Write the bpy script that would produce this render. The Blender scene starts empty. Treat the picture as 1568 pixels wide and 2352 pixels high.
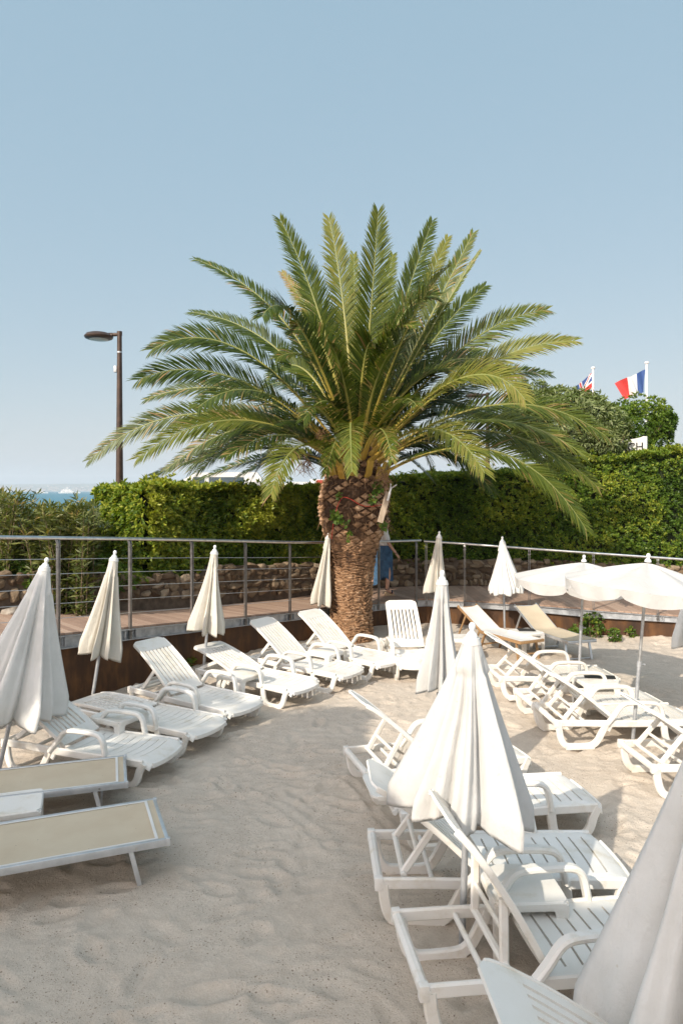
import bpy, bmesh, math, random
import numpy as np
from math import sin, cos, pi, radians as R, sqrt, atan2, acos, degrees
from mathutils import Vector, Matrix, Euler
random.seed(7); rng = np.random.default_rng(11)
C = bpy.context.scene.collection
S = bpy.context.scene
F, H = 1640.0, 2.9            # focal length in picture units (1568 x 2352), eye height above the sand
SHX, SHY = .93, 1.20         # shadow displacement per metre of height

def P(px, py, Z):             # a point of the place at depth Z
    return Vector(((px-784)/F*Z, Z, H-(py-1128)/F*Z))
def G(px, py, z=0.0):         # a point on the level z
    Z = F*(H-z)/(py-1128); return Vector(((px-784)/F*Z, Z, z))

# ---------------------------------------------------------------- materials
def nd(t, kind, **k):
    n = t.nodes.new(kind)
    for a, b in k.items(): setattr(n, a, b)
    return n
def ramp(t, fac, stops):
    n = nd(t, 'ShaderNodeValToRGB'); cr = n.color_ramp
    while len(cr.elements) < len(stops): cr.elements.new(.5)
    for e, (p, c) in zip(cr.elements, stops):
        e.position = p; e.color = (c[0], c[1], c[2], 1)
    t.links.new(fac, n.inputs['Fac']); return n.outputs['Color']
def noise(t, vec, scale, detail=4, rough=.55, dist=0):
    n = nd(t, 'ShaderNodeTexNoise'); n.inputs['Scale'].default_value = scale; n.inputs['Detail'].default_value = detail
    n.inputs['Roughness'].default_value = rough; n.inputs['Distortion'].default_value = dist
    if vec is not None: t.links.new(vec, n.inputs['Vector'])
    return n.outputs['Fac']
def mix(t, fac, a, b, mode='MIX'):
    n = nd(t, 'ShaderNodeMix', data_type='RGBA', blend_type=mode)
    for s, v in ((n.inputs['Factor'], fac), (n.inputs['A'], a), (n.inputs['B'], b)):
        if hasattr(v, 'is_output'): t.links.new(v, s)
        elif isinstance(v, (int, float)): s.default_value = v
        else: s.default_value = (v[0], v[1], v[2], 1)
    return n.outputs['Result']
def mth(t, op, a, b=0.0):
    n = nd(t, 'ShaderNodeMath', operation=op)
    for i, v in ((0, a), (1, b)):
        if hasattr(v, 'is_output'): t.links.new(v, n.inputs[i])
        else: n.inputs[i].default_value = v
    return n.outputs[0]
def base(name, rough=.5, metal=0.0):
    m = bpy.data.materials.new(name); m.use_nodes = True; t = m.node_tree
    b = t.nodes['Principled BSDF']; b.inputs['Roughness'].default_value = rough; b.inputs['Metallic'].default_value = metal
    tc = nd(t, 'ShaderNodeTexCoord')
    return m, t, b, tc
def bump(t, b, h, strength=.3, dist=.01):
    n = nd(t, 'ShaderNodeBump'); n.inputs['Strength'].default_value = strength; n.inputs['Distance'].default_value = dist
    t.links.new(h, n.inputs['Height']); t.links.new(n.outputs[0], b.inputs['Normal'])
def setc(t, b, c, key='Base Color'):
    if hasattr(c, 'is_output'): t.links.new(c, b.inputs[key])
    else: b.inputs[key].default_value = (c[0], c[1], c[2], 1)
def mottled(name, c1, c2, scale=6, rough=.5, metal=0, bs=0, bscale=40, lo=.35, hi=.7, space='Object', bd=.004):
    m, t, b, tc = base(name, rough, metal)
    f = noise(t, tc.outputs[space], scale, 5)
    setc(t, b, ramp(t, f, [(lo, c1), (hi, c2)]))
    if bs: bump(t, b, noise(t, tc.outputs[space], bscale, 4), bs, bd)
    return m
def attr(t, name):
    n = nd(t, 'ShaderNodeAttribute', attribute_name=name); return n.outputs['Fac']

def m_plastic():
    m, t, b, tc = base('white_plastic', .42)
    oi = nd(t, 'ShaderNodeObjectInfo')
    v = nd(t, 'ShaderNodeVectorMath', operation='ADD'); t.links.new(tc.outputs['Object'], v.inputs[0]); t.links.new(oi.outputs['Random'], v.inputs[1])
    f = noise(t, v.outputs[0], 5, 6, .65)
    c = ramp(t, f, [(.30, (.60, .56, .48)), (.46, (.715, .70, .665)), (.7, (.735, .725, .70))])
    c = mix(t, mth(t, 'MULTIPLY', oi.outputs['Random'], .22), c, (.66, .60, .48))
    g = noise(t, v.outputs[0], 60, 3, .7)
    c = mix(t, mth(t, 'MULTIPLY', mth(t, 'GREATER_THAN', g, .70), .25), c, (.42, .36, .27))
    setc(t, b, c); bump(t, b, noise(t, v.outputs[0], 180, 2), .05, .002)
    return m
def m_cloth(name, c1, c2, tr=.22):
    m, t, b, tc = base(name, .85)
    oi = nd(t, 'ShaderNodeObjectInfo')
    v = nd(t, 'ShaderNodeVectorMath', operation='ADD'); t.links.new(tc.outputs['Object'], v.inputs[0]); t.links.new(oi.outputs['Random'], v.inputs[1])
    f = noise(t, v.outputs[0], 3.5, 6, .6)
    c = ramp(t, f, [(.32, c1), (.62, c2)])
    s = noise(t, v.outputs[0], 11, 3, .6)
    c = mix(t, mth(t, 'MULTIPLY', mth(t, 'GREATER_THAN', s, .715), .30), c, (.50, .42, .30))
    setc(t, b, c)
    mp = nd(t, 'ShaderNodeMapping'); mp.inputs['Scale'].default_value = (1, 1, .30); t.links.new(v.outputs[0], mp.inputs[0])
    h = mth(t, 'ADD', noise(t, mp.outputs[0], 26, 5, .65, .8), mth(t, 'MULTIPLY', noise(t, v.outputs[0], 9, 4, .6), 1.2)); bump(t, b, h, .38, .02)
    tl = nd(t, 'ShaderNodeBsdfTranslucent'); t.links.new(c, tl.inputs['Color'])
    ms = nd(t, 'ShaderNodeMixShader'); ms.inputs[0].default_value = tr
    t.links.new(b.outputs[0], ms.inputs[1]); t.links.new(tl.outputs[0], ms.inputs[2])
    t.links.new(ms.outputs[0], t.nodes['Material Output'].inputs['Surface'])
    return m
def m_leaf(name, stops, rough=.42, tr=.3, spec=.5, tcol=None):
    m, t, b, tc = base(name, rough)
    b.inputs['Specular IOR Level'].default_value = spec
    c = ramp(t, attr(t, 'tone'), stops); setc(t, b, c)
    tl = nd(t, 'ShaderNodeBsdfTranslucent')
    c2 = mix(t, 1.0, c, tcol or (1.0, 1.05, .35), 'MULTIPLY'); t.links.new(c2, tl.inputs['Color'])
    ms = nd(t, 'ShaderNodeMixShader'); ms.inputs[0].default_value = tr
    t.links.new(b.outputs[0], ms.inputs[1]); t.links.new(tl.outputs[0], ms.inputs[2])
    t.links.new(ms.outputs[0], t.nodes['Material Output'].inputs['Surface'])
    return m
def m_tone(name, stops, rough=.8, bs=.4, bscale=60, bd=.01, nz=.25, nscale=25):
    m, t, b, tc = base(name, rough)
    f = mth(t, 'ADD', attr(t, 'tone'), mth(t, 'MULTIPLY', mth(t, 'SUBTRACT', noise(t, tc.outputs['Object'], nscale, 5, .65), .5), nz))
    setc(t, b, ramp(t, f, stops))
    if bs: bump(t, b, noise(t, tc.outputs['Object'], bscale, 5, .65), bs, bd)
    return m
def m_sand():
    m, t, b, tc = base('pale_sand', .95)
    b.inputs['Specular IOR Level'].default_value = .15
    o = tc.outputs['Object']
    c = ramp(t, noise(t, o, 1.1, 6, .6), [(.3, (.49, .415, .335)), (.7, (.56, .49, .405))])
    c = mix(t, .35, c, ramp(t, noise(t, o, 9, 5, .7), [(.3, (.40, .33, .26)), (.65, (.63, .56, .475))]))
    c = mix(t, .25, c, ramp(t, noise(t, o, 160, 3, .7), [(.35, (.27, .21, .16)), (.6, (.64, .58, .51))]))
    # dark crumbs: small voronoi cells, thinned out by a patchy mask
    for sc, th, lo, dens in ((46, .13, .50, 1.0), (105, .17, .45, .9), (17, .050, .56, 1.0), (28, .08, .5, 1.0)):
        vo = nd(t, 'ShaderNodeTexVoronoi'); vo.inputs['Scale'].default_value = sc
        wv = nd(t, 'ShaderNodeVectorMath', operation='ADD'); t.links.new(o, wv.inputs[0])
        nn = nd(t, 'ShaderNodeTexNoise'); nn.inputs['Scale'].default_value = sc*1.3; t.links.new(o, nn.inputs['Vector'])
        sv = nd(t, 'ShaderNodeVectorMath', operation='SCALE'); sv.inputs['Scale'].default_value = .6/sc; t.links.new(nn.outputs['Color'], sv.inputs[0])
        t.links.new(sv.outputs[0], wv.inputs[1]); t.links.new(wv.outputs[0], vo.inputs['Vector'])
        sep = nd(t, 'ShaderNodeSeparateColor'); t.links.new(vo.outputs['Color'], sep.inputs[0])
        near = mth(t, 'LESS_THAN', vo.outputs['Distance'], mth(t, 'MULTIPLY', sep.outputs[1], th*2.2))
        some = mth(t, 'GREATER_THAN', sep.outputs[0], lo)
        patch = mth(t, 'GREATER_THAN', noise(t, o, 1.7, 3, .6), .47)
        c = mix(t, mth(t, 'MULTIPLY', mth(t, 'MULTIPLY', near, some), mth(t, 'MULTIPLY', patch, .75*dens)), c, (.15, .105, .075))
    setc(t, b, c)
    h = mth(t, 'ADD', mth(t, 'MULTIPLY', noise(t, o, 22, 6, .7), 1.0), mth(t, 'MULTIPLY', noise(t, o, 120, 3, .7), .25))
    bump(t, b, h, .65, .03)
    return m
def m_corten():
    m, t, b, tc = base('rusty_steel', .75)
    mp = nd(t, 'ShaderNodeMapping'); mp.inputs['Scale'].default_value = (1.6, 1.6, .55); t.links.new(tc.outputs['Object'], mp.inputs[0])
    f = noise(t, mp.outputs[0], 2.2, 7, .65)
    c = ramp(t, f, [(.28, (.024, .010, .004)), (.48, (.058, .024, .007)), (.66, (.13, .056, .015)), (.85, (.12, .066, .028))])
    setc(t, b, c); bump(t, b, noise(t, tc.outputs['Object'], 40, 4), .25, .004)
    return m
def m_sling():
    m, t, b, tc = base('beige_sling', .8)
    w1 = nd(t, 'ShaderNodeTexWave', bands_direction='X'); w1.inputs['Scale'].default_value = 55; t.links.new(tc.outputs['Object'], w1.inputs[0])
    w2 = nd(t, 'ShaderNodeTexWave', bands_direction='Y'); w2.inputs['Scale'].default_value = 55; t.links.new(tc.outputs['Object'], w2.inputs[0])
    f = mth(t, 'MULTIPLY', w1.outputs['Fac'], w2.outputs['Fac'])
    c = ramp(t, noise(t, tc.outputs['Object'], 3.0, 6, .6), [(.3, (.56, .46, .325)), (.7, (.63, .545, .405))])
    c = mix(t, mth(t, 'MULTIPLY', f, .35), c, (.76, .68, .56))
    sp = noise(t, tc.outputs['Object'], 28, 2, .5)
    c = mix(t, mth(t, 'MULTIPLY', mth(t, 'GREATER_THAN', sp, .775), .8), c, (.10, .07, .045))
    setc(t, b, c); bump(t, b, f, .25, .002)
    tl = nd(t, 'ShaderNodeBsdfTranslucent'); t.links.new(c, tl.inputs['Color'])
    ms = nd(t, 'ShaderNodeMixShader'); ms.inputs[0].default_value = .18
    t.links.new(b.outputs[0], ms.inputs[1]); t.links.new(tl.outputs[0], ms.inputs[2])
    t.links.new(ms.outputs[0], t.nodes['Material Output'].inputs['Surface'])
    return m
def m_wood(name, c1, c2, sc=(2, 30, 30), rough=.7):
    m, t, b, tc = base(name, rough)
    mp = nd(t, 'ShaderNodeMapping'); mp.inputs['Scale'].default_value = sc; t.links.new(tc.outputs['Object'], mp.inputs[0])
    f = noise(t, mp.outputs[0], 2, 5, .6, .6)
    setc(t, b, ramp(t, f, [(.3, c1), (.7, c2)])); bump(t, b, f, .2, .003)
    return m
def m_plain(name, c, rough=.5, metal=0.0, spec=.5):
    m, t, b, tc = base(name, rough, metal)
    f = noise(t, tc.outputs['Object'], 18, 4)
    d = tuple(x*.86 for x in c)
    setc(t, b, ramp(t, f, [(.35, d), (.6, c)])); b.inputs['Specular IOR Level'].default_value = spec
    return m

M = dict(
    plastic=m_plastic(),
    cloth=m_cloth('cream_canvas', (.64, .60, .52), (.70, .67, .60)),
    clothwhite=m_cloth('white_canvas', (.73, .725, .70), (.80, .795, .775), .22),  # white cloth, its colour raised to brighten the parasols standing in shade
    clothopen=m_cloth('sunlit_parasol_canvas', (.56, .555, .535), (.62, .615, .60), .22),  # the same white canvas, coloured darker for parasols in full sun
    sand=m_sand(), corten=m_corten(), sling=m_sling(),
    galv=mottled('galvanised_steel', (.32, .335, .35), (.52, .535, .55), 9, .5, .55, .1, 60),
    steel=mottled('brushed_steel', (.50, .50, .49), (.66, .66, .65), 14, .28, 1.0),
    post=mottled('dull_steel', (.24, .235, .23), (.38, .37, .36), 12, .36, .9),
    pole=mottled('parasol_pole_metal', (.34, .34, .33), (.52, .52, .51), 14, .42, .7),
    alu=mottled('aluminium', (.55, .57, .59), (.68, .70, .72), 10, .38, .75),
    deck=None,
    teak=m_wood('teak', (.22, .125, .055), (.40, .25, .12)),
    plank=m_wood('weathered_board', (.26, .19, .13), (.42, .33, .25), (12, 12, 1.2)),
    stone=m_tone('rubble_stone', [(.0, (.08, .05, .028)), (.4, (.17, .12, .072)), (.75, (.25, .19, .125)), (1, (.33, .265, .19))], .9, .8, 14, .05, .6, 7),
    mortar=mottled('mortar', (.07, .05, .035), (.14, .105, .075), 8, .95, 0, .6, 20),
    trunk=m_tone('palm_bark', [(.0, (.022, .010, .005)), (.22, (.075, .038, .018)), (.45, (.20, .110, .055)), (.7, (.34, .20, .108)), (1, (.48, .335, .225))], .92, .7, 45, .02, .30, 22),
    fibre=m_tone('dead_fibre', [(.0, (.10, .05, .022)), (1, (.34, .20, .10))], .9, 0),
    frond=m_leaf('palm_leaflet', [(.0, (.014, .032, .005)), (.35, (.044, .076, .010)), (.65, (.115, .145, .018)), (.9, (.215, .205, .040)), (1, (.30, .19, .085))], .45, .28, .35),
    rachis=m_leaf('palm_rachis', [(.0, (.40, .24, .035)), (.5, (.30, .26, .05)), (1, (.17, .19, .05))], .45, .0, .5),
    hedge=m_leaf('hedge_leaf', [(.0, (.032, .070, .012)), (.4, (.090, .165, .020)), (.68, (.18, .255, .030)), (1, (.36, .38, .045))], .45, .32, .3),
    olean=m_leaf('lance_leaf', [(.0, (.05, .075, .02)), (.5, (.13, .155, .042)), (.85, (.22, .225, .065)), (1, (.34, .24, .08))], .45, .3, .5),
    bush=m_leaf('pale_bush_leaf', [(.0, (.07, .11, .03)), (.5, (.17, .22, .075)), (1, (.34, .37, .19))], .5, .3, .4),
    weed=m_leaf('weed_leaf', [(.0, (.03, .07, .01)), (.6, (.09, .16, .02)), (1, (.25, .25, .03))], .5, .3, .4),
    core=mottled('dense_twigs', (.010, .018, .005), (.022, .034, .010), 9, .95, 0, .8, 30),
    twig=mottled('twig_bark', (.12, .085, .05), (.24, .17, .11), 12, .9),
    black=m_plain('black_leatherette', (.018, .018, .02), .45),
    lamp=mottled('brown_lamp_paint', (.042, .026, .018), (.075, .046, .032), 8, .42, .3),
    lens=m_plain('lamp_glass', (.45, .47, .44), .25),
    white=m_plain('white_paint', (.80, .80, .79), .35),
    greywhite=m_plain('dirty_white_paint', (.66, .66, .64), .5),
    red=m_plain('red_cloth', (.62, .055, .05), .75), redpaint=m_plain('red_paint', (.42, .05, .03), .5),
    blue=m_plain('blue_cloth', (.030, .075, .235), .75), flagwhite=m_plain('flag_white_cloth', (.80, .79, .77), .75),
    cord=m_plain('red_cord', (.55, .05, .03), .5),
    glass=m_plain('dark_glass', (.05, .075, .09), .06), wind=m_plain('windscreen_glass', (.17, .27, .32), .05),
    rubber=m_plain('rubber', (.02, .02, .02), .8),
    asphalt=mottled('asphalt', (.045, .045, .047), (.065, .064, .062), 30, .9, 0, .4, 90, space='Object'),
    skin=m_plain('skin', (.50, .29, .20), .5), hair=m_plain('brown_hair', (.05, .028, .016), .55),
    shirt=m_plain('white_cotton', (.74, .73, .72), .85), denim=mottled('blue_denim', (.020, .055, .115), (.060, .145, .255), 7, .85, 0, .3, 60),
    rope=m_plain('straw_wedge', (.42, .30, .18), .9), navy=m_plain('navy_strap', (.018, .022, .05), .7),
    rock=mottled('pale_rock', (.20, .165, .13), (.42, .37, .31), 6, .9, 0, .7, 16, bd=.03),
    hill=mottled('far_hill', (.08, .10, .075), (.16, .17, .13), .004, .95),
    town=m_plain('town_plaster', (.33, .30, .27), .8), terracotta=m_plain('terracotta', (.24, .14, .10), .8),
    plaster=mottled('awning_post_plaster', (.62, .58, .52), (.72, .68, .62), 3, .9),
    canvas=m_cloth('awning_canvas', (.72, .66, .55), (.78, .72, .61), .55),
    yellow=m_plain('yellow_plastic', (.55, .33, .03), .5),
)
def m_deck():
    m, t, b, tc = base('brown_decking', .8)
    f = mth(t, 'ADD', attr(t, 'tone'), mth(t, 'MULTIPLY', mth(t, 'SUBTRACT', noise(t, tc.outputs['Object'], 7, 6, .65), .5), .5))
    setc(t, b, ramp(t, f, [(.1, (.21, .135, .098)), (.5, (.34, .23, .168)), (.95, (.43, .315, .24))]))
    bump(t, b, noise(t, tc.outputs['Object'], 50, 3), .2, .003); return m
M['deck'] = m_deck()
def m_sea():
    m, t, b, tc = base('sea_water', .5)
    setc(t, b, (.075, .185, .245)); b.inputs['IOR'].default_value = 1.33; b.inputs['Specular IOR Level'].default_value = .12
    h = mth(t, 'ADD', noise(t, tc.outputs['Object'], .6, 4), mth(t, 'MULTIPLY', noise(t, tc.outputs['Object'], 3, 3), .3)); bump(t, b, h, .6, .35)
    return m
M['sea'] = m_sea()

# ---------------------------------------------------------------- mesh building
def link_mesh(name, me, m, parent=None, loc=(0, 0, 0), rot=(0, 0, 0), smooth=None):
    o = bpy.data.objects.new(name, me); C.objects.link(o)
    for x in (m if isinstance(m, (list, tuple)) else [m]): me.materials.append(x)
    if smooth is not None:
        me.polygons.foreach_set('use_smooth', [True]*len(me.polygons))
        if smooth < 180: me.set_sharp_from_angle(angle=R(smooth))
    o.parent = parent; o.location = loc; o.rotation_euler = rot
    return o
class MB:
    def __init__(s): s.v = []; s.f = []; s.m = []; s.mi = 0; s.tone = []; s.tn = .5
    def add(s, vs, fs):
        o = len(s.v); s.v += [tuple(p) for p in vs]; s.tone += [s.tn]*len(vs)
        s.f += [tuple(i+o for i in f) for f in fs]; s.m += [s.mi]*len(fs)
    def box(s, c, d, rot=None, ch=0.0):
        x, y, z = d[0]/2, d[1]/2, d[2]/2
        if ch <= 0:
            vs = [Vector((a*x, b*y, e*z)) for a in (-1, 1) for b in (-1, 1) for e in (-1, 1)]
            fs = [(0, 1, 3, 2), (4, 6, 7, 5), (0, 4, 5, 1), (2, 3, 7, 6), (0, 2, 6, 4), (1, 5, 7, 3)]
        else:
            bm = bmesh.new(); bmesh.ops.create_cube(bm, size=1)
            for v in bm.verts: v.co = Vector((v.co.x*2*x, v.co.y*2*y, v.co.z*2*z))
            bmesh.ops.bevel(bm, geom=bm.edges[:], offset=ch, segments=2, affect='EDGES', profile=.6)
            bm.verts.index_update(); vs = [v.co.copy() for v in bm.verts]; fs = [tuple(v.index for v in f.verts) for f in bm.faces]; bm.free()
        q = rot.to_matrix() if isinstance(rot, Euler) else (rot or Matrix.Identity(3))
        s.add([q @ v + Vector(c) for v in vs], fs)
    def bar(s, a, b, w, h, ch=.004, up=(0, 0, 1)):
        a, b = Vector(a), Vector(b); t = (b-a); L = t.length; t.normalize()
        u = Vector(up)
        if abs(t.dot(u)) > .98: u = Vector((1, 0, 0))
        y = u.cross(t).normalized(); z = t.cross(y)
        s.box((a+b)/2, (L, w, h), Matrix((t, y, z)).transposed(), ch)
    def sweep(s, pts, w, h, side=(0, 1, 0), ch=.3, cap=True, closed=False):
        pts = [Vector(p) for p in pts]; n = len(pts); side = Vector(side); rings = []
        c = ch*min(w, h)
        sec = [(-w/2+c, -h/2), (w/2-c, -h/2), (w/2, -h/2+c), (w/2, h/2-c), (w/2-c, h/2), (-w/2+c, h/2), (-w/2, h/2-c), (-w/2, -h/2+c)]
        vs = []
        for i, p in enumerate(pts):
            if closed: a, b = pts[(i-1) % n], pts[(i+1) % n]
            else: a, b = pts[max(i-1, 0)], pts[min(i+1, n-1)]
            t = (b-a).normalized(); nn = t.cross(side).normalized(); sd = nn.cross(t)
            k = 1.0
            if 0 < i < n-1 or closed:
                d1 = (p-pts[(i-1) % n]).normalized(); d2 = (pts[(i+1) % n]-p).normalized(); k = 1/max(.5, sqrt(max(.0001, (1+d1.dot(d2))/2)))
            vs += [p+sd*x+nn*y*k for x, y in sec]
        fs = []; m = 8
        for i in range(n if closed else n-1):
            j = (i+1) % n
            for q in range(m): fs.append((i*m+q, i*m+(q+1) % m, j*m+(q+1) % m, j*m+q))
        if cap and not closed: fs += [tuple(range(m-1, -1, -1)), tuple((n-1)*m+q for q in range(m))]
        s.add(vs, fs)
    def tube(s, pts, r, n=10, cap=True):
        pts = [Vector(p) for p in pts]; vs = []; fs = []
        rs = r if isinstance(r, (list, tuple)) else [r]*len(pts)
        u = None
        for i, p in enumerate(pts):
            t = (pts[min(i+1, len(pts)-1)]-pts[max(i-1, 0)]).normalized()
            if u is None: u = t.orthogonal().normalized()
            u = (u-t*u.dot(t)).normalized(); v = t.cross(u)
            vs += [p+(u*cos(2*pi*k/n)+v*sin(2*pi*k/n))*rs[i] for k in range(n)]
        for i in range(len(pts)-1):
            for k in range(n): fs.append((i*n+k, i*n+(k+1) % n, (i+1)*n+(k+1) % n, (i+1)*n+k))
        if cap: fs += [tuple(range(n-1, -1, -1)), tuple((len(pts)-1)*n+k for k in range(n))]
        s.add(vs, fs)
    def lathe(s, prof, n=24, c=(0, 0, 0)):
        vs = []; fs = []; c = Vector(c)
        for r, z in prof: vs += [c+Vector((max(r, 1e-4)*cos(2*pi*k/n), max(r, 1e-4)*sin(2*pi*k/n), z)) for k in range(n)]
        for i in range(len(prof)-1):
            for k in range(n): fs.append((i*n+k, i*n+(k+1) % n, (i+1)*n+(k+1) % n, (i+1)*n+k))
        fs += [tuple(range(n-1, -1, -1)), tuple((len(prof)-1)*n+k for k in range(n))]
        s.add(vs, fs)
    def panel(s, us, vs_, keep, surf, th):         # a plate with openings, given as surf(u, v) -> (point, normal)
        nu, nv = len(us), len(vs_); pts = []
        for u in us:
            for v in vs_:
                p, nrm = surf(u, v); pts.append((Vector(p), Vector(nrm)))
        used = {}; V = []; fs = []
        def vid(i, j, k):
            q = (i, j, k)
            if q not in used:
                p, nn = pts[i*nv+j]; used[q] = len(V); V.append(p-nn*th if k else p)
            return used[q]
        K = [[keep((us[i]+us[i+1])/2, (vs_[j]+vs_[j+1])/2) for j in range(nv-1)] for i in range(nu-1)]
        for i in range(nu-1):
            for j in range(nv-1):
                if not K[i][j]: continue
                fs.append((vid(i, j, 0), vid(i+1, j, 0), vid(i+1, j+1, 0), vid(i, j+1, 0)))
                fs.append((vid(i, j, 1), vid(i, j+1, 1), vid(i+1, j+1, 1), vid(i+1, j, 1)))
                for di, dj, a, b in ((-1, 0, (i, j+1), (i, j)), (1, 0, (i+1, j), (i+1, j+1)), (0, -1, (i, j), (i+1, j)), (0, 1, (i+1, j+1), (i, j+1))):
                    x, y = i+di, j+dj
                    if not (0 <= x < nu-1 and 0 <= y < nv-1 and K[x][y]):
                        fs.append((vid(*a, 0), vid(*a, 1), vid(*b, 1), vid(*b, 0)))
        s.add(V, fs)
    def mesh(s, name):
        me = bpy.data.meshes.new(name); me.from_pydata(s.v, [], s.f); me.update()
        if any(s.m): me.polygons.foreach_set('material_index', s.m)
        if len(set(s.tone)) > 1 or (s.tone and s.tone[0] != .5):
            a = me.attributes.new('tone', 'FLOAT', 'POINT'); a.data.foreach_set('value', s.tone)
        return me
    def build(s, name, m, parent=None, loc=(0, 0, 0), rot=(0, 0, 0), smooth=40):
        return link_mesh(name, s.mesh(name), m, parent, loc, rot, smooth)
def np_mesh(name, V, Fq, tone=None):
    me = bpy.data.meshes.new(name); n = Fq.shape[1]
    me.vertices.add(len(V)); me.vertices.foreach_set('co', np.ascontiguousarray(V, np.float32).ravel())
    me.loops.add(Fq.size); me.loops.foreach_set('vertex_index', np.ascontiguousarray(Fq, np.int32).ravel())
    me.polygons.add(len(Fq)); me.polygons.foreach_set('loop_start', np.arange(0, Fq.size, n, dtype=np.int32))
    me.update(calc_edges=True)
    if tone is not None:
        a = me.attributes.new('tone', 'FLOAT', 'POINT'); a.data.foreach_set('value', np.ascontiguousarray(tone, np.float32))
    return me
def empty(name, label, cat, loc=(0, 0, 0), rz=0.0, group=None, rx=0.0, ry=0.0):
    o = bpy.data.objects.new(name, None); C.objects.link(o); o.empty_display_size = .2
    o.location = loc; o.rotation_euler = (rx, ry, rz); tag(o, label, cat, group); return o
def tag(o, label=None, cat=None, group=None, kind=None):
    if label: o['label'] = label
    if cat: o['category'] = cat
    if group: o['group'] = group
    if kind: o['kind'] = kind
    return o
def dup(root, label, loc, rz, group=None):
    r = root.copy(); C.objects.link(r); r.location = loc; r.rotation_euler = (0, 0, rz); r['label'] = label
    if group: r['group'] = group
    for ch in list(root.children):
        c = ch.copy(); C.objects.link(c); c.parent = r
        for g in ch.children:
            d = g.copy(); C.objects.link(d); d.parent = c
    return r
def smooth_path(pts, n=5):                         # Catmull-Rom through the points
    pts = [Vector(p) for p in pts]; out = []
    for i in range(len(pts)-1):
        a, b, c, d = pts[max(i-1, 0)], pts[i], pts[i+1], pts[min(i+2, len(pts)-1)]
        for k in range(n):
            t = k/n; out.append(.5*((2*b)+(c-a)*t+(2*a-5*b+4*c-d)*t*t+(3*b-a-3*c+d)*t**3))
    return out+[pts[-1]]
def vnoise(x, y, seed=0):                          # smooth 2-D value noise, 0..1
    xi = np.floor(x).astype(np.int64); yi = np.floor(y).astype(np.int64); fx = x-xi; fy = y-yi
    fx = fx*fx*(3-2*fx); fy = fy*fy*(3-2*fy)
    def hsh(a, b):
        q = (a*374761393+b*668265263+seed*974634777) & 0xffffffff
        q = ((q ^ (q >> 13))*1274126177) & 0xffffffff
        return ((q ^ (q >> 16)) & 0xffff)/65535.0
    return (hsh(xi, yi)*(1-fx)+hsh(xi+1, yi)*fx)*(1-fy)+(hsh(xi, yi+1)*(1-fx)+hsh(xi+1, yi+1)*fx)*fy
def fbm(x, y, seed=0, o=4):
    r = 0; a = .5
    for i in range(o): r = r+a*vnoise(x*2**i, y*2**i, seed+i*17); a *= .5
    return r/(1-.5**o)


# ---------------------------------------------------------------- camera, sun, sky
cam = bpy.data.cameras.new('camera'); co = bpy.data.objects.new('camera', cam); C.objects.link(co); S.camera = co
co.location = (0, 0, H); co.rotation_euler = (R(90), 0, 0)
cam.sensor_fit = 'VERTICAL'; cam.sensor_height = 36; cam.sensor_width = 24; cam.lens = 36*F/2352
cam.shift_y = -(1176-1128)/2352; cam.clip_start = .1; cam.clip_end = 40000
SUN_EL = atan2(1, sqrt(SHX**2+SHY**2)); SUN_AZ = atan2(-SHX, -SHY)
sl = bpy.data.lights.new('sun', 'SUN'); so = bpy.data.objects.new('sun', sl); C.objects.link(so)
sl.energy = 2.0; sl.angle = R(.6); sl.color = (1.0, .90, .76)
so.rotation_euler = Vector((SHX, SHY, -1)).to_track_quat('-Z', 'Y').to_euler(); so.location = (-6, -8, 12)
w = bpy.data.worlds.new('World'); S.world = w; w.use_nodes = True; wt = w.node_tree
sky = wt.nodes.new('ShaderNodeTexSky'); sky.sky_type = 'NISHITA'; sky.sun_disc = False
sky.sun_elevation = SUN_EL; sky.sun_rotation = SUN_AZ % (2*pi); sky.air_density = 1.0; sky.dust_density = 1.5; sky.ozone_density = 1.0; sky.altitude = 0
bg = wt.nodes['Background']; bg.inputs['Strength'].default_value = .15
veil = mix(wt, 1.0, mix(wt, 1.0, sky.outputs[0], (.205, .120, .077), 'MULTIPLY'), (.61, 1.01, 1.30), 'ADD')   # dusty air: the clear sky is thinned, a flat pale veil added
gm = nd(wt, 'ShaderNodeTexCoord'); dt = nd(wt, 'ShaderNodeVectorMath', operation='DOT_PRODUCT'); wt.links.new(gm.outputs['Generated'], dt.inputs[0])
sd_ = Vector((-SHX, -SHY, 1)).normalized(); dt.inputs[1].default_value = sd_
lobe = mth(wt, 'POWER', mth(wt, 'MAXIMUM', dt.outputs['Value'], 0.0), 2.0)                                    # broad glow added to the sunward sky to lighten the shade, behind the viewer
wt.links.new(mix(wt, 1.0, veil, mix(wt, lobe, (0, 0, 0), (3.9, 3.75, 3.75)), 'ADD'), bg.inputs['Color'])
S.view_settings.view_transform = 'Standard'; S.view_settings.look = 'None'; S.view_settings.exposure = 1.48; S.view_settings.gamma = 1
S.render.engine = 'CYCLES'
S.cycles.use_denoising = True; S.cycles.max_bounces = 8; S.cycles.transparent_max_bounces = 8
S.cycles.diffuse_bounces = 4; S.cycles.glossy_bounces = 3; S.cycles.volume_bounces = 1; S.cycles.caustics_reflective = False; S.cycles.caustics_refractive = False

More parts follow.
